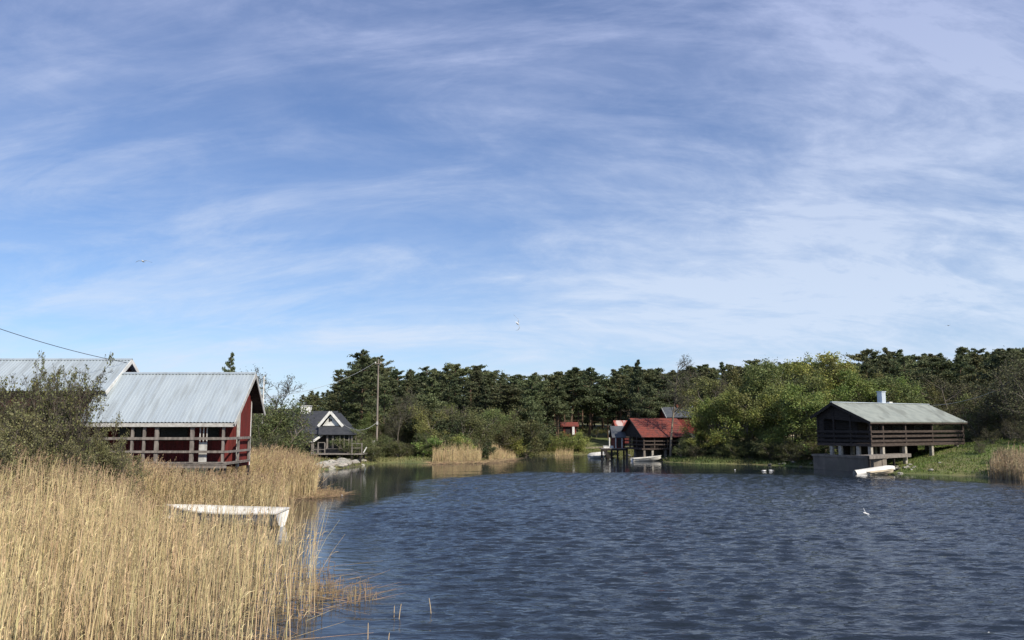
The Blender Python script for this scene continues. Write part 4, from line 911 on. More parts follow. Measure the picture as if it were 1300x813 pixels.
MB().beam(l1 + Vector((0.03, -0.02, -0.02)), l2 + Vector((0.03, -0.02, 0.02)), 0.05, 0.22).build('bargeboard', M['white'], C)
MB().beam((l0.x, l0.y, l0.z - 0.08), (l1.x, l1.y, l1.z - 0.08), 0.04, 0.1).build('fascia', M['greywhite'], C)
MB().beam(fl + Vector((-.05, -0.04, -0.05)), ap + Vector((0, -0.04, 0.03)), 0.06, 0.27).build('bargeboard', M['white'], C)
MB().beam(fr + Vector((.05, -0.042, -0.05)), ap + Vector((0, -0.042, 0.03)), 0.06, 0.27).build('bargeboard', M['white'], C)
gt = MB().plate([(fl.x + .35, 87.9, fl.z + 0.02), (fr.x - .35, 87.9, fr.z + 0.02), (ap.x, 87.9, ap.z - 0.32)], (0, -1, 0), 0.08).build('gable_wall', M['white'], C)
gc = (ap + Vector((0, 0, 0)))
mb = MB().box((gc.x - 0.2, 87.86, fl.z + 0.45), (gc.x - 0.02, 87.9, fl.z + 0.8)).box((gc.x + 0.03, 87.86, fl.z + 0.5), (gc.x + 0.12, 87.9, fl.z + 0.72)); mb.build('vent', M['darkwood'], C)
bt = c_(420, 571, 87.2).z; zdk = c_(420, 576.5, 85.5).z
MB().box((rl.x, 87.4, 0.8), (h1.x - 0.9, 92.5, zE - 0.05)).build('wall', M['blackwood'], C)
xw0, xw1 = c_(414, 560, 86.6).x, c_(446.5, 560, 86.6).x
MB().box((xw0, 86.55, zdk), (xw1, 86.65, zdk + 0.45)).build('wall', M['blackwood'], C)
MB().box((xw0, 86.5, zdk + 0.45), (xw1, 86.7, zdk + 0.52)).build('window_sill', M['greywood'], C)
for u in (415.5, 422.5, 431.5, 437, 443, 446.5):
    x = c_(u, 560, 86.6).x; w_ = 0.09 if u in (415.5, 422.5, 446.5) else 0.05
    MB().box((x - w_, 86.56, zdk + 0.52), (x + w_, 86.64, h0.z - 0.1)).build('post', M['greywood'], C)
MB().box((c_(423, 560, 86.6).x, 86.57, c_(430, 559.2, 86.6).z), (c_(443, 560, 86.6).x, 86.62, c_(430, 558.4, 86.6).z)).build('window_bar', M['greywood'], C)
MB().box((xw0 + 0.1, 86.7, zdk + 0.52), (xw1 - 0.1, 86.72, h0.z - 0.12)).build('pane', M['glass'], C)
da, db = c_(397, 576, 84.8), c_(461, 575, 84.8)
MB().box((da.x, 84.8, da.z - 0.12), (db.x, 87.3, da.z)).build('deck', M['greywood'], C)
for u in (398, 404, 412.5, 447, 459.5):
    x = c_(u, 565, 84.9).x
    top = da.z + (1.05 if u not in (404,) else 1.15)
    MB().box((x - 0.05, 84.85, da.z), (x + 0.05, 84.95, top)).build('post', M['greywood'], C)
for (ua, ub, dz) in ((404, 412.5, 1.1), (447, 459.5, 1.0), (447, 459.5, 0.55), (398, 412.5, 0.4)):
    MB().beam((c_(ua, 565, 84.9).x, 84.9, da.z + dz), (c_(ub, 565, 84.9).x, 84.9, da.z + dz), 0.035, 0.06).build('rail', M['greywood'], C)
MB().beam(c_(461.5, 575, 84.8), c_(465.5, 568, 84.8), 0.09, 0.09).build('brace', M['white'], C)
for u in (399, 415, 432, 447, 458):
    for yy in (85.0, 86.9):
        x = c_(u, 570, 85).x; MB().box((x - 0.09, yy - 0.09, -0.2), (x + 0.09, yy + 0.09, da.z - 0.122)).build('stilt', M['darkwood'], C)
for u in (378, 396): MB().box((c_(u, 565, 85.7).x - 0.07, 85.7, 0.6), (c_(u, 565, 85.7).x + 0.07, 85.84, l0.z - 0.14)).build('post', M['greywood'], C)
ch0, ch1 = c_(382, 524, 91.3), c_(394.3, 516, 91.3)
chm = MB().box((ch0.x, 91.0, zR - 0.5), (ch1.x, 91.9, ch1.z)).build('chimney', M['white'], C)
MB().box((ch0.x - 0.06, 90.94, ch1.z), (ch1.x + 0.06, 91.96, ch1.z + 0.09)).build('chimney_cap', M['greywhite'], chm)
MB().tube([((ch0.x + ch1.x) / 2, 91.4, ch1.z + 0.09), ((ch0.x + ch1.x) / 2, 91.4, ch1.z + 0.45)], 0.09, 8).build('flue', M['darkwood'], chm)
# small grey post beside the pole
p = at(474, 566, 92)
gp = MB().box((p.x - 0.13, 91.9, gz(p.x, 92) - .1), (p.x + 0.13, 92.15, at(474, 560, 92).z)).box((p.x - 0.17, 91.87, at(474, 560, 92).z), (p.x + 0.17, 92.18, at(474, 559.4, 92).z)).build('meter_box', M['greywhite'], None, (p.x, 92, gz(p.x, 92))); tag(gp, 'small grey box on the bank beside the utility pole', 'meter box')

# --- utility pole and cables
pb_, ptp = at(478.3, 566, 93), at(480.5, 456, 93)
PO = root('utility_pole', (pb_.x, 93, gz(pb_.x, 93)), 'tall grey wooden utility pole standing before the pines', 'utility pole')
MB().tube([(pb_.x, 93, gz(pb_.x, 93) - 0.3), ((pb_.x + ptp.x) / 2, 93, (pb_.z + ptp.z) / 2), (ptp.x, 93, ptp.z)], [0.12, 0.10, 0.075], 10).build('shaft', M['pole'], PO)
MB().beam((ptp.x - 0.35, 92.87, ptp.z - 0.55), (ptp.x + 0.35, 92.87, ptp.z - 0.55), 0.09, 0.09).build('crossarm', M['pole'], PO)
for dx in (-0.3, 0.3):
    MB().tube([(ptp.x + dx, 92.87, ptp.z - 0.505), (ptp.x + dx, 92.87, ptp.z - 0.42), (ptp.x + dx, 92.87, ptp.z - 0.32)], [0.03, 0.07, 0.04], 8).build('insulator', M['white'], PO)
b2 = at(479, 537, 92.8); MB().box((b2.x - 0.1, 92.72, b2.z - 0.2), (b2.x + 0.1, 92.85, b2.z + 0.15)).build('bracket', M['greywhite'], PO)
def cable(p, q, sag, r, mat, label):
    p, q = Vector(p), Vector(q); pts = [p.lerp(q, i / 20) - Vector((0, 0, 4 * sag * (i / 20) * (1 - i / 20))) for i in range(21)]
    o = MB().tube(pts, r, 5).build('cable', mat, None, p); return tag(o, label, 'cable')
cable((ptp.x - 0.3, 92.87, ptp.z - 0.35), at(334, 505, 58), 0.7, 0.014, M['palecable'], 'thin overhead cable descending left from the top of the utility pole')
cable((b2.x - 0.1, 92.78, b2.z), at(434.8, 538, 88), 0.75, 0.021, M['palecable'], 'sagging pale cable between utility pole and black cottage gable')
cable(at(-60, 396, 36), at(168, 462, 44), 0.22, 0.016, M['cable'], 'dark cable crossing the sky above the higher grey roof')

# --- generic rotated gabled building
def frame(o, ang): return (Vector((math.cos(ang), math.sin(ang), 0)), Vector((-math.sin(ang), math.cos(ang), 0)), UP), Vector(o)
def loc(fr, x, y, z): return fr[1] + fr[0][0] * x + fr[0][1] * y + fr[0][2] * z

# --- brown cabin on the right bank
near_c = at(1106, 563.5, 72.0); ang = math.atan2(8.0, 12.5); fr = frame((near_c.x, 72.0, 0), ang); ax, oo = fr
zdk = near_c.z; LNG, WID = 14.6, 5.45
ze = at(1108, 535.5, 72).z; zr = at(1059, 511, 75).z; zbk = at(1037, 529, 76.5).z
H_ = root('cabin', (near_c.x, 72, 0), 'dark brown timber cabin with grey green roof, railed veranda and pale concrete piers', 'cabin')
RY = 3.55; ov = 0.55
def L_(x, y, z): return loc(fr, x, y, z)
nf = (L_(0, RY, zr) - L_(0, -ov, ze)).cross(ax[0]); nf = -nf if nf.z < 0 else nf; nb = (L_(0, RY, zr) - L_(0, WID + ov, zbk)).cross(ax[0]); nb = -nb if nb.z < 0 else nb
mb = MB(); mb.plate([L_(-0.35, -0.25, ze), L_(LNG + 0.35, -0.25, ze), L_(LNG + 0.35, RY, zr), L_(-0.35, RY, zr)], nf, 0.09)
mb.plate([L_(LNG + 0.35, WID + 0.35, zbk), L_(-0.35, WID + 0.35, zbk), L_(-0.35, RY, zr - 0.002), L_(LNG + 0.35, RY, zr - 0.002)], nb, 0.09); rH = mb.build('roof', M['greenroof'], H_)
MB().beam(L_(-0.35, RY, zr + 0.03), L_(LNG + 0.35, RY, zr + 0.03), 0.22, 0.06).build('ridge_cap', M['metal'], rH)
MB().beam(L_(-0.37, -0.25, ze - 0.12), L_(-0.37, RY, zr - 0.12), 0.05, 0.22).build('bargeboard', M['darkwood'], H_)
MB().beam(L_(-0.372, WID + 0.35, zbk - 0.12), L_(-0.372, RY, zr - 0.12), 0.05, 0.22).build('bargeboard', M['darkwood'], H_)
MB().beam(L_(LNG + 0.37, -0.25, ze - 0.12), L_(LNG + 0.37, RY, zr - 0.12), 0.05, 0.22).build('bargeboard', M['darkwood'], H_)
MB().beam(L_(-0.3, -0.22, ze - 0.14), L_(LNG + 0.3, -0.22, ze - 0.14), 0.04, 0.1).build('fascia', M['railwood'], H_)
VD = 1.9  # depth of the front veranda
def rz_(y): return ze + (zr - ze) * (y + 0.25) / (RY + 0.25) if y < RY else zr + (zbk - zr) * (y - RY) / (WID + 0.35 - RY)
XW1 = 12.4; prof = [(VD, zdk), (WID, zdk), (WID, rz_(WID) - 0.13), (RY, zr - 0.13), (VD, rz_(VD) - 0.13)]
mb = MB(); mb.add([L_(0.9, y, z) for y, z in prof] + [L_(XW1, y, z) for y, z in prof], [(4, 3, 2, 1, 0), (5, 6, 7, 8, 9)] + [(i, (i + 1) % 5, (i + 1) % 5 + 5, i + 5) for i in range(5)])
for k in range(11):
    z = zdk + 0.08 + k * 0.2
    if z < rz_(VD) - 0.2: mb.beam(L_(0.9, VD - 0.02, z), L_(XW1, VD - 0.02, z), 0.08, 0.17)
    if z < 6: 
        mb.beam(L_(0.87, VD, z), L_(0.87, WID, z), 0.08, 0.17)
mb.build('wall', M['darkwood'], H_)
# gable boarding above the open end
ga = MB().plate([L_(0.05, 0.15, rz_(0.15) - 0.12), L_(0.05, RY, zr - 0.12), L_(0.05, WID - 0.05, rz_(WID) - 0.12), L_(0.05, WID - 0.05, rz_(WID) - 0.32), L_(0.05, 0.15, rz_(0.15) - 0.3)], -ax[0], 0.08)
ga.build('gable_wall', M['darkwood'], H_)
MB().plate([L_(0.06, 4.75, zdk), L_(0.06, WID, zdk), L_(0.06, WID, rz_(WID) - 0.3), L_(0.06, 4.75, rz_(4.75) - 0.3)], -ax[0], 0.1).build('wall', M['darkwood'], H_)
for (xa, xb) in ((2.2, 4.0), (6.0, 7.6), (9.4, 11.0)):
    z0, z1 = zdk + 0.8, zdk + 1.6
    f = MB().beam(L_(xa, VD - 0.09, z0), L_(xb, VD - 0.09, z0), 0.05, 0.07).beam(L_(xa, VD - 0.09, z1), L_(xb, VD - 0.09, z1), 0.05, 0.07).beam(L_(xa, VD - 0.09, z0 + .035), L_(xa, VD - 0.09, z1 - .035), 0.05, 0.07).beam(L_(xb, VD - 0.09, z0 + .035), L_(xb, VD - 0.09, z1 - .035), 0.05, 0.07).build('window', M['railwood'], H_)
    MB().plate([L_(xa, VD - 0.075, z0), L_(xb, VD - 0.075, z0), L_(xb, VD - 0.075, z1), L_(xa, VD - 0.075, z1)], -ax[1], 0.01).build('pane', M['glass'], f)
dk = MB(); y = 0.0
while y < VD: dk.box((-0.0, y, zdk - 0.05), (LNG, y + 0.15, zdk), ax, oo); y += 0.16
dk.box((0.0, VD, zdk - 0.05), (LNG, WID, zdk), ax, oo).box((0, -0.06, zdk - 0.24), (LNG, -0.005, zdk - 0.02), ax, oo).box((-0.06, -0.06, zdk - 0.24), (-0.005, WID, zdk - 0.02), ax, oo)
dk.build('deck', M['railwood'], H_)
PX = [0.0, 1.75, 5.1, 9.3, LNG - 0.15]
for x in PX: MB().box((x, -0.005, zdk), (x + 0.16, 0.15, rz_(0) - 0.12), ax, oo).build('post', M['railwood'], H_)
for y in (1.9, 3.6, WID - 0.15): MB().box((-0.0, y, zdk), (0.15, y + 0.15, rz_(y) - 0.3), ax, oo).build('post', M['darkwood'], H_)
MB().box((LNG - 0.15, 3.4, zdk), (LNG, 3.55, rz_(3.4) - 0.12), ax, oo).build('post', M['railwood'], H_)
for j, z in enumerate((0.22, 0.62, 1.02)):
    MB().box((0.0, -0.05, zdk + z - 0.1), (LNG, -0.012, zdk + z + 0.1), ax, oo).build('rail', M['railwood'], H_)
    MB().box((-0.05, -0.05, zdk + z - 0.1), (-0.012, WID, zdk + z + 0.1), ax, oo).build('rail', M['darkwood'], H_)
    MB().box((LNG + 0.012, 0.0, zdk + z - 0.08), (LNG + 0.045, 3.5, zdk + z + 0.08), ax, oo).build('rail', M['railwood'], H_)
for x in [0.0, 1.7, 5.0, 9.2, 13.4]:
    for y in (0.05, 3.0):
        q = L_(x + 0.14, y + 0.14, 0); g0 = max(gz(q.x, q.y), -0.2) - 0.25
        MB().box((x, y, min(g0, zdk - 0.5)), (x + 0.3, y + 0.3, zdk - 0.242), ax, oo).build('pier', M['pier'], H_, bevel=0.015)
for y in (1.2, 3.9):
    MB().box((0.0, y, 0.5), (0.3, y + 0.3, zdk - 0.242), ax, oo).build('pier', M['pier'], H_, bevel=0.015)
MB().box((1.2, 3.5, 0.2), (12.6, 3.7, zdk - 0.06), ax, oo).build('underdeck_fill', M['darkwood'], H_)  # dark screen added to stand for the shade under the cabin deck
cx0 = at(1116.5, 512, 79.5); 
cc = Vector((cx0.x, 79.5, 0)); ch = MB(); lx = (cc - oo).dot(ax[0]); 
ch.box((lx - 0.30, RY + 0.0, zr - 0.4), (lx + 0.30, RY + 0.5, at(1116, 497.5, 78.5).z), ax, oo); chm = ch.build('chimney', M['metal'], H_)
MB().box((lx - 0.35, RY - 0.05, at(1116, 497.5, 78.5).z), (lx + 0.35, RY + 0.55, at(1116, 497.0, 78.5).z + 0.03), ax, oo).build('chimney_cap', M['metal'], chm)
MB().box((lx + 0.7, RY - 0.1, zr), (lx + 1.2, RY + 0.2, zr + 0.17), ax, oo).build('roof_vent', M['white'], H_)
# concrete quay under the cabin
q0 = gw(1110, 600.5); Q_ = root('quay_wall', (q0.x, q0.y, 0), 'weathered concrete quay wall at the waterline below the dark cabin', 'quay wall')
qn = gw(1033, 595.5); dirq = (Vector((q0.x, q0.y, 0)) - Vector((qn.x, qn.y, 0))); Lq = dirq.length; dq = dirq.normalized(); nq = Vector((-dq.y, dq.x, 0))
zq = at(1111, 579, q0.y).z; axq = (-dq, -nq if nq.y < 0 else nq, UP); oq = Vector((q0.x, q0.y, 0))
mb = MB()
for k in range(3): mb.box((k * Lq / 3 + 0.004, 0.0, -0.8), ((k + 1) * Lq / 3 - 0.004, 0.5, zq - 0.25), axq, oq)
mb.box((0, 0.03, -0.8), (Lq, 1.5, zq - 0.3), axq, oq)
mb.build('wall', M['concrete'], Q_); MB().box((-0.06, -0.08, zq - 0.249), (Lq + 0.1, 1.6, zq - 0.05), axq, oq).build('coping', M['concrete'], Q_)
# wooden landing
la, lb = at(1103, 578.5, 69.8), at(1156, 577, 74.6)
W_ = root('landing', (la.x, 69.8, 0), 'low wooden landing stage beneath the veranda beside the quay', 'landing stage')
dl_ = (lb - la); dl_.z = 0; dln = dl_.normalized(); nl = Vector((-dln.y, dln.x, 0)); axl = (dln, nl, UP); ol = Vector((la.x, la.y, 0))
mb = MB()
for k in range(6): mb.box((0, k * 0.2, la.z - 0.06), (dl_.length, k * 0.2 + 0.18, la.z), axl, ol)
mb.build('deck', M['greywood'], W_); MB().box((0, -0.05, la.z - 0.3), (dl_.length, -0.005, la.z - 0.02), axl, ol).build('beam', M['greywood'], W_)
for x in (0.3, 2.4, 4.6): MB().box((x, 0.1, -0.6), (x + 0.16, 0.26, la.z - 0.062), axl, ol).build('stilt', M['darkwood'], W_)
cable(L_(LNG, RY, zr - 0.1), at(1262, 497, 72), 0.3, 0.013, M['palecable'], 'pale cable from the dark cabin to the trees on the right')

# --- red roofed boathouse
nc = at(817, 569.5, 95); ang = math.atan2(0.25, 0.968); fr = frame((nc.x, 95, 0), ang); ax, oo = fr
zdk = nc.z; ze = at(817.5, 555.3, 94.6).z; zr = at(801.5, 531.3, 98.2).z; zbk = at(790, 550.3, 101).z
LNG, WID, RY = 5.5, 6.0, 3.3
D = root('boathouse', (nc.x, 95, 0), 'dark timber boathouse with mossy red tiled roof behind the tall bare tree', 'boathouse')
nf = (L_(0, RY, zr) - L_(0, 0, ze)).cross(ax[0]); nf = -nf if nf.z < 0 else nf; nb = (L_(0, RY, zr) - L_(0, WID, zbk)).cross(ax[0]); nb = -nb if nb.z < 0 else nb
mb = MB()
rows = 9
for k in range(rows):   # stepped tile courses
    t0, t1 = k / rows, (k + 1) / rows; pa_ = L_(-0.3, -0.35, ze).lerp(L_(-0.3, RY, zr), t0); pb2 = L_(LNG + 0.3, -0.35, ze).lerp(L_(LNG + 0.3, RY, zr), t0); pc = L_(LNG + 0.3, -0.35, ze).lerp(L_(LNG + 0.3, RY, zr), t1 + 0.01); pd = L_(-0.3, -0.35, ze).lerp(L_(-0.3, RY, zr), t1 + 0.01)
    nn = nf.normalized(); mb.plate([pa_ + nn * 0.02, pb2 + nn * 0.02, pc + nn * 0.0, pd + nn * 0.0], nn, 0.06)
mb.plate([L_(LNG + 0.3, WID + 0.2, zbk), L_(-0.3, WID + 0.2, zbk), L_(-0.3, RY, zr - 0.01), L_(LNG + 0.3, RY, zr - 0.01)], nb, 0.08); mb.build('roof', M['redtile'], D)
MB().beam(L_(-0.33, -0.35, ze - 0.06), L_(-0.33, RY, zr - 0.04), 0.05, 0.16).build('bargeboard', M['darkwood'], D)
MB().beam(L_(-0.332, WID + 0.2, zbk - 0.06), L_(-0.332, RY, zr - 0.04), 0.05, 0.16).build('bargeboard', M['darkwood'], D)
def rz2(y): return ze + (zr - ze) * (y + 0.35) / (RY + 0.35) if y < RY else zr + (zbk - zr) * (y - RY) / (WID + 0.2 - RY)
mb = MB(); prof = [(0.9, zdk), (WID - 0.1, zdk), (WID - 0.1, rz2(WID - 0.1) - 0.1), (RY, zr - 0.12), (0.9, rz2(0.9) - 0.1)]
mb.add([L_(1.2, y, z) for y, z in prof] + [L_(LNG, y, z) for y, z in prof], [(4, 3, 2, 1, 0), (5, 6, 7, 8, 9)] + [(i, (i + 1) % 5, (i + 1) % 5 + 5, i + 5) for i in range(5)])
for k in range(6):
    z = zdk + 0.1 + 0.22 * k
    if z < rz2(0.9) - 0.15: mb.beam(L_(1.2, 0.88, z), L_(LNG, 0.88, z), 0.1, 0.18)
mb.build('wall', M['darkwood'], D)
MB().plate([L_(0.0, 0.0, rz2(0) - 0.1), L_(0, RY, zr - 0.1), L_(0, WID - 0.2, rz2(WID) - 0.1), L_(0, WID - 0.2, zdk + 1.35), L_(0, 0.0, zdk + 1.15)], -ax[0], 0.08).build('gable_wall', M['darkwood'], D)
MB().box((-0.2, -0.1, zdk - 0.16), (LNG, WID, zdk), ax, oo).build('deck', M['railwood'], D)
for x in (0.0, 1.3, 2.9, 4.4, 5.35): MB().box((x, -0.03, zdk), (x + 0.12, 0.09, rz2(0) - 0.08), ax, oo).build('post', M['railwood'], D)
for y in (2.0, 4.0, WID - 0.15): MB().box((0, y, zdk), (0.12, y + 0.12, rz2(y) - 0.2), ax, oo).build('post', M['railwood'], D)
for z in (0.35, 0.75):
    MB().box((0, -0.07, zdk + z), (LNG, -0.032, zdk + z + 0.14), ax, oo).build('rail', M['railwood'], D)
    MB().box((-0.05, 0, zdk + z), (-0.012, WID, zdk + z + 0.12), ax, oo).build('rail', M['railwood'], D)
for x, y in ((0.0, 0.0), (0.0, 2.6), (1.0, 0.0), (2.6, 0.0), (4.6, 0.0), (0.0, 5.2)):
    MB().box((x, y, -0.3), (x + 0.24, y + 0.24, zdk - 0.162), ax, oo).build('pier', M['pier'] if x == 1.0 else M['concrete'], D)
MB().box((1.5, 2.4, -0.2), (LNG - 0.2, 5.6, zdk - 0.162), ax, oo).build('underdeck_fill', M['concrete'], D)
MB().box((LNG + 0.05, 0.7, zdk - 0.5), (LNG + 1.9, 4.5, zdk + 1.1), ax, oo).build('lean_to', M['darkwood'], D)
MB().plate([L_(LNG + 0.0, 0.4, zdk + 1.12), L_(LNG + 2.1, 0.4, zdk + 1.12), L_(LNG + 2.1, 4.6, zdk + 1.9), L_(LNG + 0.0, 4.6, zdk + 1.9)], (0, -0.2, 1), 0.07).build('lean_to_roof', M['slate'], D)

# --- simple gabled sheds behind
def shed(name, label, cat, u0, u1, v_r, v_e, v_b, Y, depth, roofm, wallm, lip=0.25, rise_back=None):
    a, b_ = at(u0, v_e, Y), at(u1, v_e, Y); zr_ = at(u0, v_r, Y + depth / 2).z; g0 = at(u0, v_b, Y).z
    o = root(name, ((a.x + b_.x) / 2, Y + depth / 2, g0), label, cat)
    MB().plate([(a.x, Y, a.z), (b_.x, Y, a.z), (b_.x, Y + depth / 2, zr_), (a.x, Y + depth / 2, zr_)], (0, -0.5, 0.86), 0.08).plate([(b_.x, Y + depth, a.z), (a.x, Y + depth, a.z), (a.x, Y + depth / 2, zr_ - .003), (b_.x, Y + depth / 2, zr_ - .003)], (0, 0.5, 0.86), 0.08).build('roof', roofm, o)
    y0, y1, ym = Y + lip, Y + depth - lip, Y + depth / 2; zt = a.z + (zr_ - a.z) * lip / (depth / 2) - 0.1; pr = [(y0, g0 - 0.3), (y1, g0 - 0.3), (y1, zt), (ym, zr_ - 0.11), (y0, zt)]
    mb = MB(); mb.add([(a.x + lip, y, z) for y, z in pr] + [(b_.x - lip, y, z) for y, z in pr], [(4, 3, 2, 1, 0), (5, 6, 7, 8, 9)] + [(i, (i + 1) % 5, (i + 1) % 5 + 5, i + 5) for i in range(5)]); mb.build('wall', wallm, o)
    return o, a, b_, zr_
o, a, b_, z_ = shed('farmhouse', 'long house with blue grey roof showing above the mossy red roof', 'house', 846, 888, 517, 530, 548, 114, 8, M['bluegrey'], M['red'])
c0 = at(861.5, 514, 118); MB().box((c0.x - 0.35, 117.6, z_ - 0.3), (c0.x + 0.35, 118.4, c0.z)).build('chimney', M['brick'], o)
c0 = at(882, 515.5, 118); MB().box((c0.x - 0.45, 117.6, z_ - 0.3), (c0.x + 0.45, 118.4, c0.z)).build('chimney', M['white'], o)
MB().beam((a.x + 0.02, 113.98, a.z - 0.1), (a.x + 0.02, 118, z_ - 0.06), 0.05, 0.2).build('bargeboard', M['greywhite'], o)
o, a, b_, z_ = shed('shed', 'small shed with plain grey roof left of the red roofed boathouse', 'shed', 777, 795, 541, 555.6, 569, 99.5, 3.6, M['bluegrey'], M['red'])
for u in (781.5, 789.5): MB().box((at(u, 560, 99.7).x - 0.07, 99.55, at(u, 569, 99.7).z), (at(u, 560, 99.7).x + 0.07, 99.69, a.z + 0.02)).build('post', M['greywhite'], o)
x0, x1 = at(784, 560, 99.7).x, at(788, 560, 99.7).x
MB().box((x0, 99.70, at(784, 568, 99.7).z), (x1, 99.745, at(784, 558, 99.7).z)).build('door', M['darkwood'], o)
o, a, b_, z_ = shed('shed', 'shed with rust streaked red and white roof behind the grey shed', 'shed', 781, 801, 534, 541.5, 560, 106, 4, M['rustroof'], M['red'])
MB().box((a.x + 1.0, 106.2, at(784, 556, 106).z), (a.x + 1.8, 106.245, a.z - 0.1)).build('door', M['darkwood'], o)
o, a, b_, z_ = shed('hut', 'tiny hut with dark red roof and white post among the far trees', 'hut', 712, 735, 536, 541.5, 553, 121, 3.2, M['redtile'], M['red'], 0.4)
MB().box((at(728, 545, 121).x - 0.17, 121.02, at(728, 552, 121).z), (at(728, 545, 121).x + 0.17, 121.25, a.z - 0.06)).build('post', M['white'], o)
MB().box((a.x + 0.7, 121.35, at(716, 551, 121).z), (a.x + 1.4, 121.395, a.z - 0.12)).build('door', M['darkwood'], o)
# people-free objects on the track: small white post seen beside the shed
p = at(773, 553, 119); mb = MB().tube([(p.x, 118.5, gz(p.x, 118.5) - 0.1), (p.x, 118.5, at(773, 547, 118.5).z)], 0.09, 8)
tag(mb.build('marker_post', M['white'], None, (p.x, 118.5, gz(p.x, 118.5))), 'short white post beside the gravel track on the far meadow', 'post')

# pier with dark posts
PR = root('jetty', tuple(at(778, 569, 101)), 'low timber jetty on dark posts left of the red roofed boathouse', 'jetty')
a, b_ = at(762, 569, 100.5), at(796, 569, 100.5)
mb = MB(); x = a.x
while x < b_.x: mb.box((x, 99.6, a.z - 0.08), (x + 0.2, 102.4, a.z)); x += 0.22
mb.build('deck', M['greywood'], PR); MB().box((a.x, 99.62, a.z - 0.28), (b_.x, 99.7, a.z - 0.082)).build('beam', M['darkwood'], PR)
for u in (764, 770, 776.5, 784, 792):
    for yy in (99.8, 102.1): MB().tube([(at(u, 575, yy).x, yy, -0.7), (at(u, 575, yy).x, yy, a.z - 0.082)], 0.12, 7).build('stilt', M['darkwood'], PR)
MB().beam(at(766.5, 571, 99.3), at(775, 582, 99.3), 0.12, 0.3).build('brace', M['darkwood'], PR)
for u, w_ in ((769, 0.28), (776.5, 0.45)):
    p = at(u, 568.6, 100.3); bk_ = MB(); bk_.box((p.x - w_, 100.1, a.z), (p.x + w_, 100.6, a.z + 0.22)).box((p.x - w_ * 1.06, 100.06, a.z + 0.221), (p.x + w_ * 1.06, 100.64, a.z + 0.27))
    tag(bk_.build('fish_crate', M['white'], None, (p.x, 100.3, a.z)), 'white crate on the jetty, %s of two' % ('the smaller' if w_ < 0.3 else 'the larger'), 'crate')

# ------------------------------------------------------------------ boats
def rowboat(loc_, yaw, length, beam, depth, hullm, label, inm=None, pitch=0.0, roll=0.0, flip=False, seats=2, group=None):
    o = root('rowing_boat', loc_, label, 'boat', group); o.rotation_euler = (roll + (math.pi if flip else 0), pitch, yaw)
    if flip: o.location.z += depth * 0.98
    inm = inm or M['boatin']; n, m = 15, 9
    def sect(t, inset):
        w_ = beam / 2 * (1 - max(0, (t - 0.45) / 0.55) ** 2.4) * (0.84 + 0.16 * min(1, t / 0.35)) - inset; w_ = max(w_, 0.012)
        top = depth * (1 + 0.30 * max(0, (t - 0.3) / 0.7) ** 2 + 0.04 * (1 - t)); kl = depth * (0.02 + 0.5 * max(0, (t - 0.72) / 0.28) ** 2.2) + inset
        pts = []
        for j in range(m):
            s_ = -1 + 2 * j / (m - 1); c_y = math.copysign(abs(s_) ** 0.65, s_) if s_ else 0
            pts.append((t * length - length / 2, w_ * (c_y * (0.78 + 0.22 * abs(s_))), kl + (top - kl) * abs(s_) ** 2.1))
        return pts
    outer = [sect(i / (n - 1), 0.0) for i in range(n)]; inner = [sect(i / (n - 1) * 0.97 + 0.012, 0.03) for i in range(n)]
    mb = MB(); base = wloc(o)
    def skin(ss, rev):
        b0 = len(mb.v)
        for s_ in ss:
            for p in s_: mb.v.append(Vector(p) + base)
        for i in range(n - 1):
            for j in range(m - 1):
                a = b0 + i * m + j; f = (a, a + 1, a + m + 1, a + m); mb.f.append(f[::-1] if rev else f)
        return b0
    b0 = skin(outer, False); mb.f.append(tuple(b0 + j for j in range(m))); h_ = mb.build('hull', hullm, o, smooth=True)
    mb = MB(); b1 = skin(inner, True); mb.f.append(tuple(b1 + j for j in range(m))[::-1]); mb.build('inside', inm, o, smooth=True)
    mb = MB()
    for side in (0, m - 1):
        for i in range(n - 1): mb.beam(base + Vector(outer[i][side]) + Vector((0, 0, 0.01)), base + Vector(outer[i + 1][side]) + Vector((0.02, 0, 0.01)), 0.07, 0.05)
    mb.beam(base + Vector(outer[0][0]) + Vector((0, 0, 0.012)), base + Vector(outer[0][m - 1]) + Vector((0, 0, 0.012)), 0.07, 0.05); mb.build('gunwale', hullm, o)
    for k in range(seats):
        t = 0.22 + 0.36 * k; w_ = beam / 2 * 0.84; x = t * length - length / 2
        MB().box((base.x + x - 0.12, base.y - w_, base.z + depth * 0.62), (base.x + x + 0.12, base.y + w_, base.z + depth * 0.62 + 0.03)).build('seat', M['greywood'] if inm is M['boatin'] else inm, o)
    return o
b0 = gw(281, 663.5)
rowboat((-11.55, 34.0, -0.03), R(180 - 8), 4.9, 1.55, 0.62, M['boat'], 'white rowing boat half hidden in the tan reeds before the veranda', M['boat'], roll=R(-4), seats=3)
p = gw(821, 585.6); rowboat((p.x, p.y, -0.04), R(14), 3.5, 1.3, 0.42, M['boat'], 'white rowing boat afloat just left of the bare tree foot', pitch=R(-3))
p = gw(1111, 601.5); rowboat((p.x, p.y + 0.1, 0.22), R(4), 3.5, 1.0, 0.32, M['boat'], 'white rowing boat lying upside down with one end raised below the brown cabin', pitch=R(-8), seats=0, flip=True)
p = gw(1119, 602.8); rowboat((p.x, p.y, -0.02), R(4), 2.1, 0.8, 0.28, M['cream'], 'cream wooden rowing boat afloat in front of the upturned white one', M['cream'], pitch=R(-5), seats=1)
p = gw(756.5, 579.6); rowboat((p.x, p.y, 0.12), R(160), 2.3, 1.0, 0.42, M['boat'], 'small white boat lying upside down at the left end of the jetty', flip=True, pitch=R(6), seats=0)
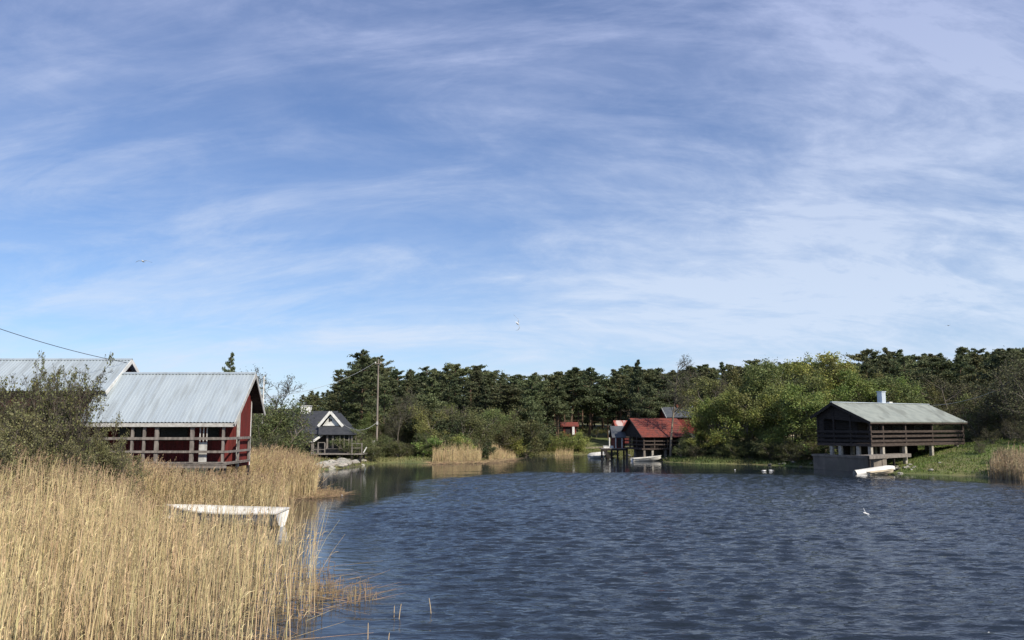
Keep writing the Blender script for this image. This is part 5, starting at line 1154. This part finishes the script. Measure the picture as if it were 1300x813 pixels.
p = gw(757, 582.0); rowboat((p.x, p.y, -0.05), R(172), 1.9, 0.8, 0.3, M['boat'], 'small white dinghy afloat beneath the upturned boat by the jetty')
# a plank by the beached boats
p0, p1 = gw(1132, 599, 0.1), at(1142, 594.5, 69); o = MB().beam(p0, p1, 0.2, 0.05).build('plank', M['greywood'], None, p0); tag(o, 'grey plank lying on the bank right of the cream boat', 'plank')
p0, p1 = gw(838, 583.5, 0.15), gw(846, 581.5, 0.4); o = MB().beam(p0, p1, 0.16, 0.05).build('plank', M['greywood'], None, p0); tag(o, 'short plank on the bank beside the white boat and bare tree', 'plank')

# ------------------------------------------------------------------ gulls
def gull(loc_, rot, span, label, wing=0.35, fold=False, name='gull', sweep=0.1, droop=0.0):
    """one continuous body with wings, tail and beak; wing tips black, back grey"""
    import bmesh
    V, Fc, mi = [], [], []
    L = span * 0.42; n, m = 11, 8
    prof = [(-0.5, 0.010, -0.005), (-0.42, 0.05, 0.0), (-0.3, 0.085, 0.0), (-0.1, 0.13, 0), (0.08, 0.135, 0), (0.22, 0.105, 0.01), (0.32, 0.075, 0.03), (0.40, 0.08, 0.05), (0.46, 0.06, 0.05), (0.50, 0.025, 0.045), (0.58, 0.006, 0.035)]
    for x, r_, dz in prof:
        for k in range(m):
            a = 2 * math.pi * k / m; V.append((x * L, math.cos(a) * r_ * L * 0.95, math.sin(a) * r_ * L + dz * L))
    for i in range(n - 1):
        for k in range(m):
            Fc.append((i * m + k, i * m + (k + 1) % m, (i + 1) * m + (k + 1) % m, (i + 1) * m + k)); mi.append(0 if i < 9 else 1)
    Fc.append(tuple(range(m))[::-1]); mi.append(0); Fc.append(tuple((n - 1) * m + k for k in range(m))); mi.append(0)
    # tail fan
    b = len(V); V += [(-0.40 * L, -0.03 * L, 0.01 * L), (-0.40 * L, 0.03 * L, 0.01 * L), (-0.68 * L, 0.13 * L, 0), (-0.68 * L, -0.13 * L, 0), (-0.40 * L, -0.03 * L, -0.012 * L), (-0.40 * L, 0.03 * L, -0.012 * L), (-0.68 * L, 0.13 * L, -0.012 * L), (-0.68 * L, -0.13 * L, -0.012 * L)]
    for f in ((0, 1, 2, 3), (7, 6, 5, 4), (0, 3, 7, 4), (1, 5, 6, 2), (2, 6, 7, 3)): Fc.append(tuple(b + k for k in f)); mi.append(0)
    for sgn in ((-1, 1)):
        if fold: st = [(0.05, 0.10, 0.16, 0.34), (-0.15, 0.13, 0.10, 0.26), (-0.5, 0.08, 0.06, 0.12), (-0.72, 0.04, 0.05, 0.02)]
        b = len(V); hs = span / 2
        if fold:   # wing folded along the flank
            for x, y, z, c in st: V.extend([(x * L + c * L * 0.4, sgn * y * L, z * L * 0.6), (x * L - c * L * 0.4, sgn * y * L * 1.1, z * L * 0.2), (x * L, sgn * (y + 0.015) * L, z * L * 0.4)])
            for i in range(3):
                for k in range(3):
                    f = (b + i * 3 + k, b + i * 3 + (k + 1) % 3, b + (i + 1) * 3 + (k + 1) % 3, b + (i + 1) * 3 + k); Fc.append(f); mi.append(1 if i < 2 else 2)
            continue
        st = [(0.0, 0.06, 0.30, 0.02), (0.22, 0.09, 0.30, wing * 0.7), (0.45, 0.13, 0.24, wing), (0.72, 0.02, 0.17, wing * 0.75 - droop * 0.5), (0.9, -0.09 - sweep * 0.5, 0.10, wing * 0.5 - droop), (1.0, -0.16 - sweep, 0.02, wing * 0.38 - droop * 1.4)]
        for t, x, c, z in st:
            cc_ = c * L * 0.9; xx = x * L * 1.4; zz = z * L * 0.6; y = sgn * (t * hs + 0.03 * L)
            V.extend([(xx + cc_ * 0.45, y, zz), (xx, y, zz + 0.014 * L), (xx - cc_ * 0.55, y, zz - 0.01 * L), (xx, y, zz - 0.014 * L)])
        for i in range(len(st) - 1):
            for k in range(4):
                f = (b + i * 4 + k, b + i * 4 + (k + 1) % 4, b + (i + 1) * 4 + (k + 1) % 4, b + (i + 1) * 4 + k); Fc.append(f if sgn > 0 else f[::-1]); mi.append(2 if i == 4 else (1 if k < 2 else 0))
        e = b + (len(st) - 1) * 4; Fc.append((e, e + 1, e + 2, e + 3)); mi.append(2)
    me = bpy.data.meshes.new(name); me.from_pydata(V, [], Fc)
    for mm in (M['gullw'], M['gullg'], M['gullb']): me.materials.append(mm)
    me.polygons.foreach_set('material_index', mi); me.polygons.foreach_set('use_smooth', [True] * len(mi)); me.update()
    o = link(name, me, None, loc_); o.rotation_euler = rot; return tag(o, label, 'gull')
gull(at(657, 411, 48), (R(78), R(12), R(70)), 0.98, 'gull banking steeply with wings near vertical in mid sky', 0.30, sweep=0.25, droop=0.35)
gull(at(181.5, 332, 62), (R(2), R(0), R(-85)), 1.18, 'distant dark gull gliding with spread wings in the left sky', 0.12, droop=0.2)
gull(at(1099, 652, 34.5), (R(-40), R(-12), R(200)), 0.62, 'white gull flying low over the open water on the right', 0.45, sweep=0.2)
gull(at(1204, 413.5, 150), (R(8), 0, R(-70)), 1.25, 'tiny faint gull far off in the pale right sky', 0.25)
for (u, v, rz_0, lab) in [(933, 597.5, 1.2, 'white gull resting alone on the water off the green shore'), (970, 598.5, 0.1, 'white gull on the water, left one of the pair near the quay'), (979, 598.2, 3.0, 'white gull on the water, right one of the pair near the quay')]:
    p = gw(u, v); gull((p.x, p.y, 0.05), (0, 0, rz_0), 0.95, lab, fold=True)
p = gw(434, 630); gull((p.x, p.y, 0.04), (0, 0, 1.9), 0.8, 'white gull swimming just right of the golden reeds', fold=True)
p = gw(1255, 803); gull((p.x, p.y, 0.0), (0, 0, 0.4), 0.12, 'tiny pale bird speck afloat near the lower right corner', fold=True)
print('pines', npine)
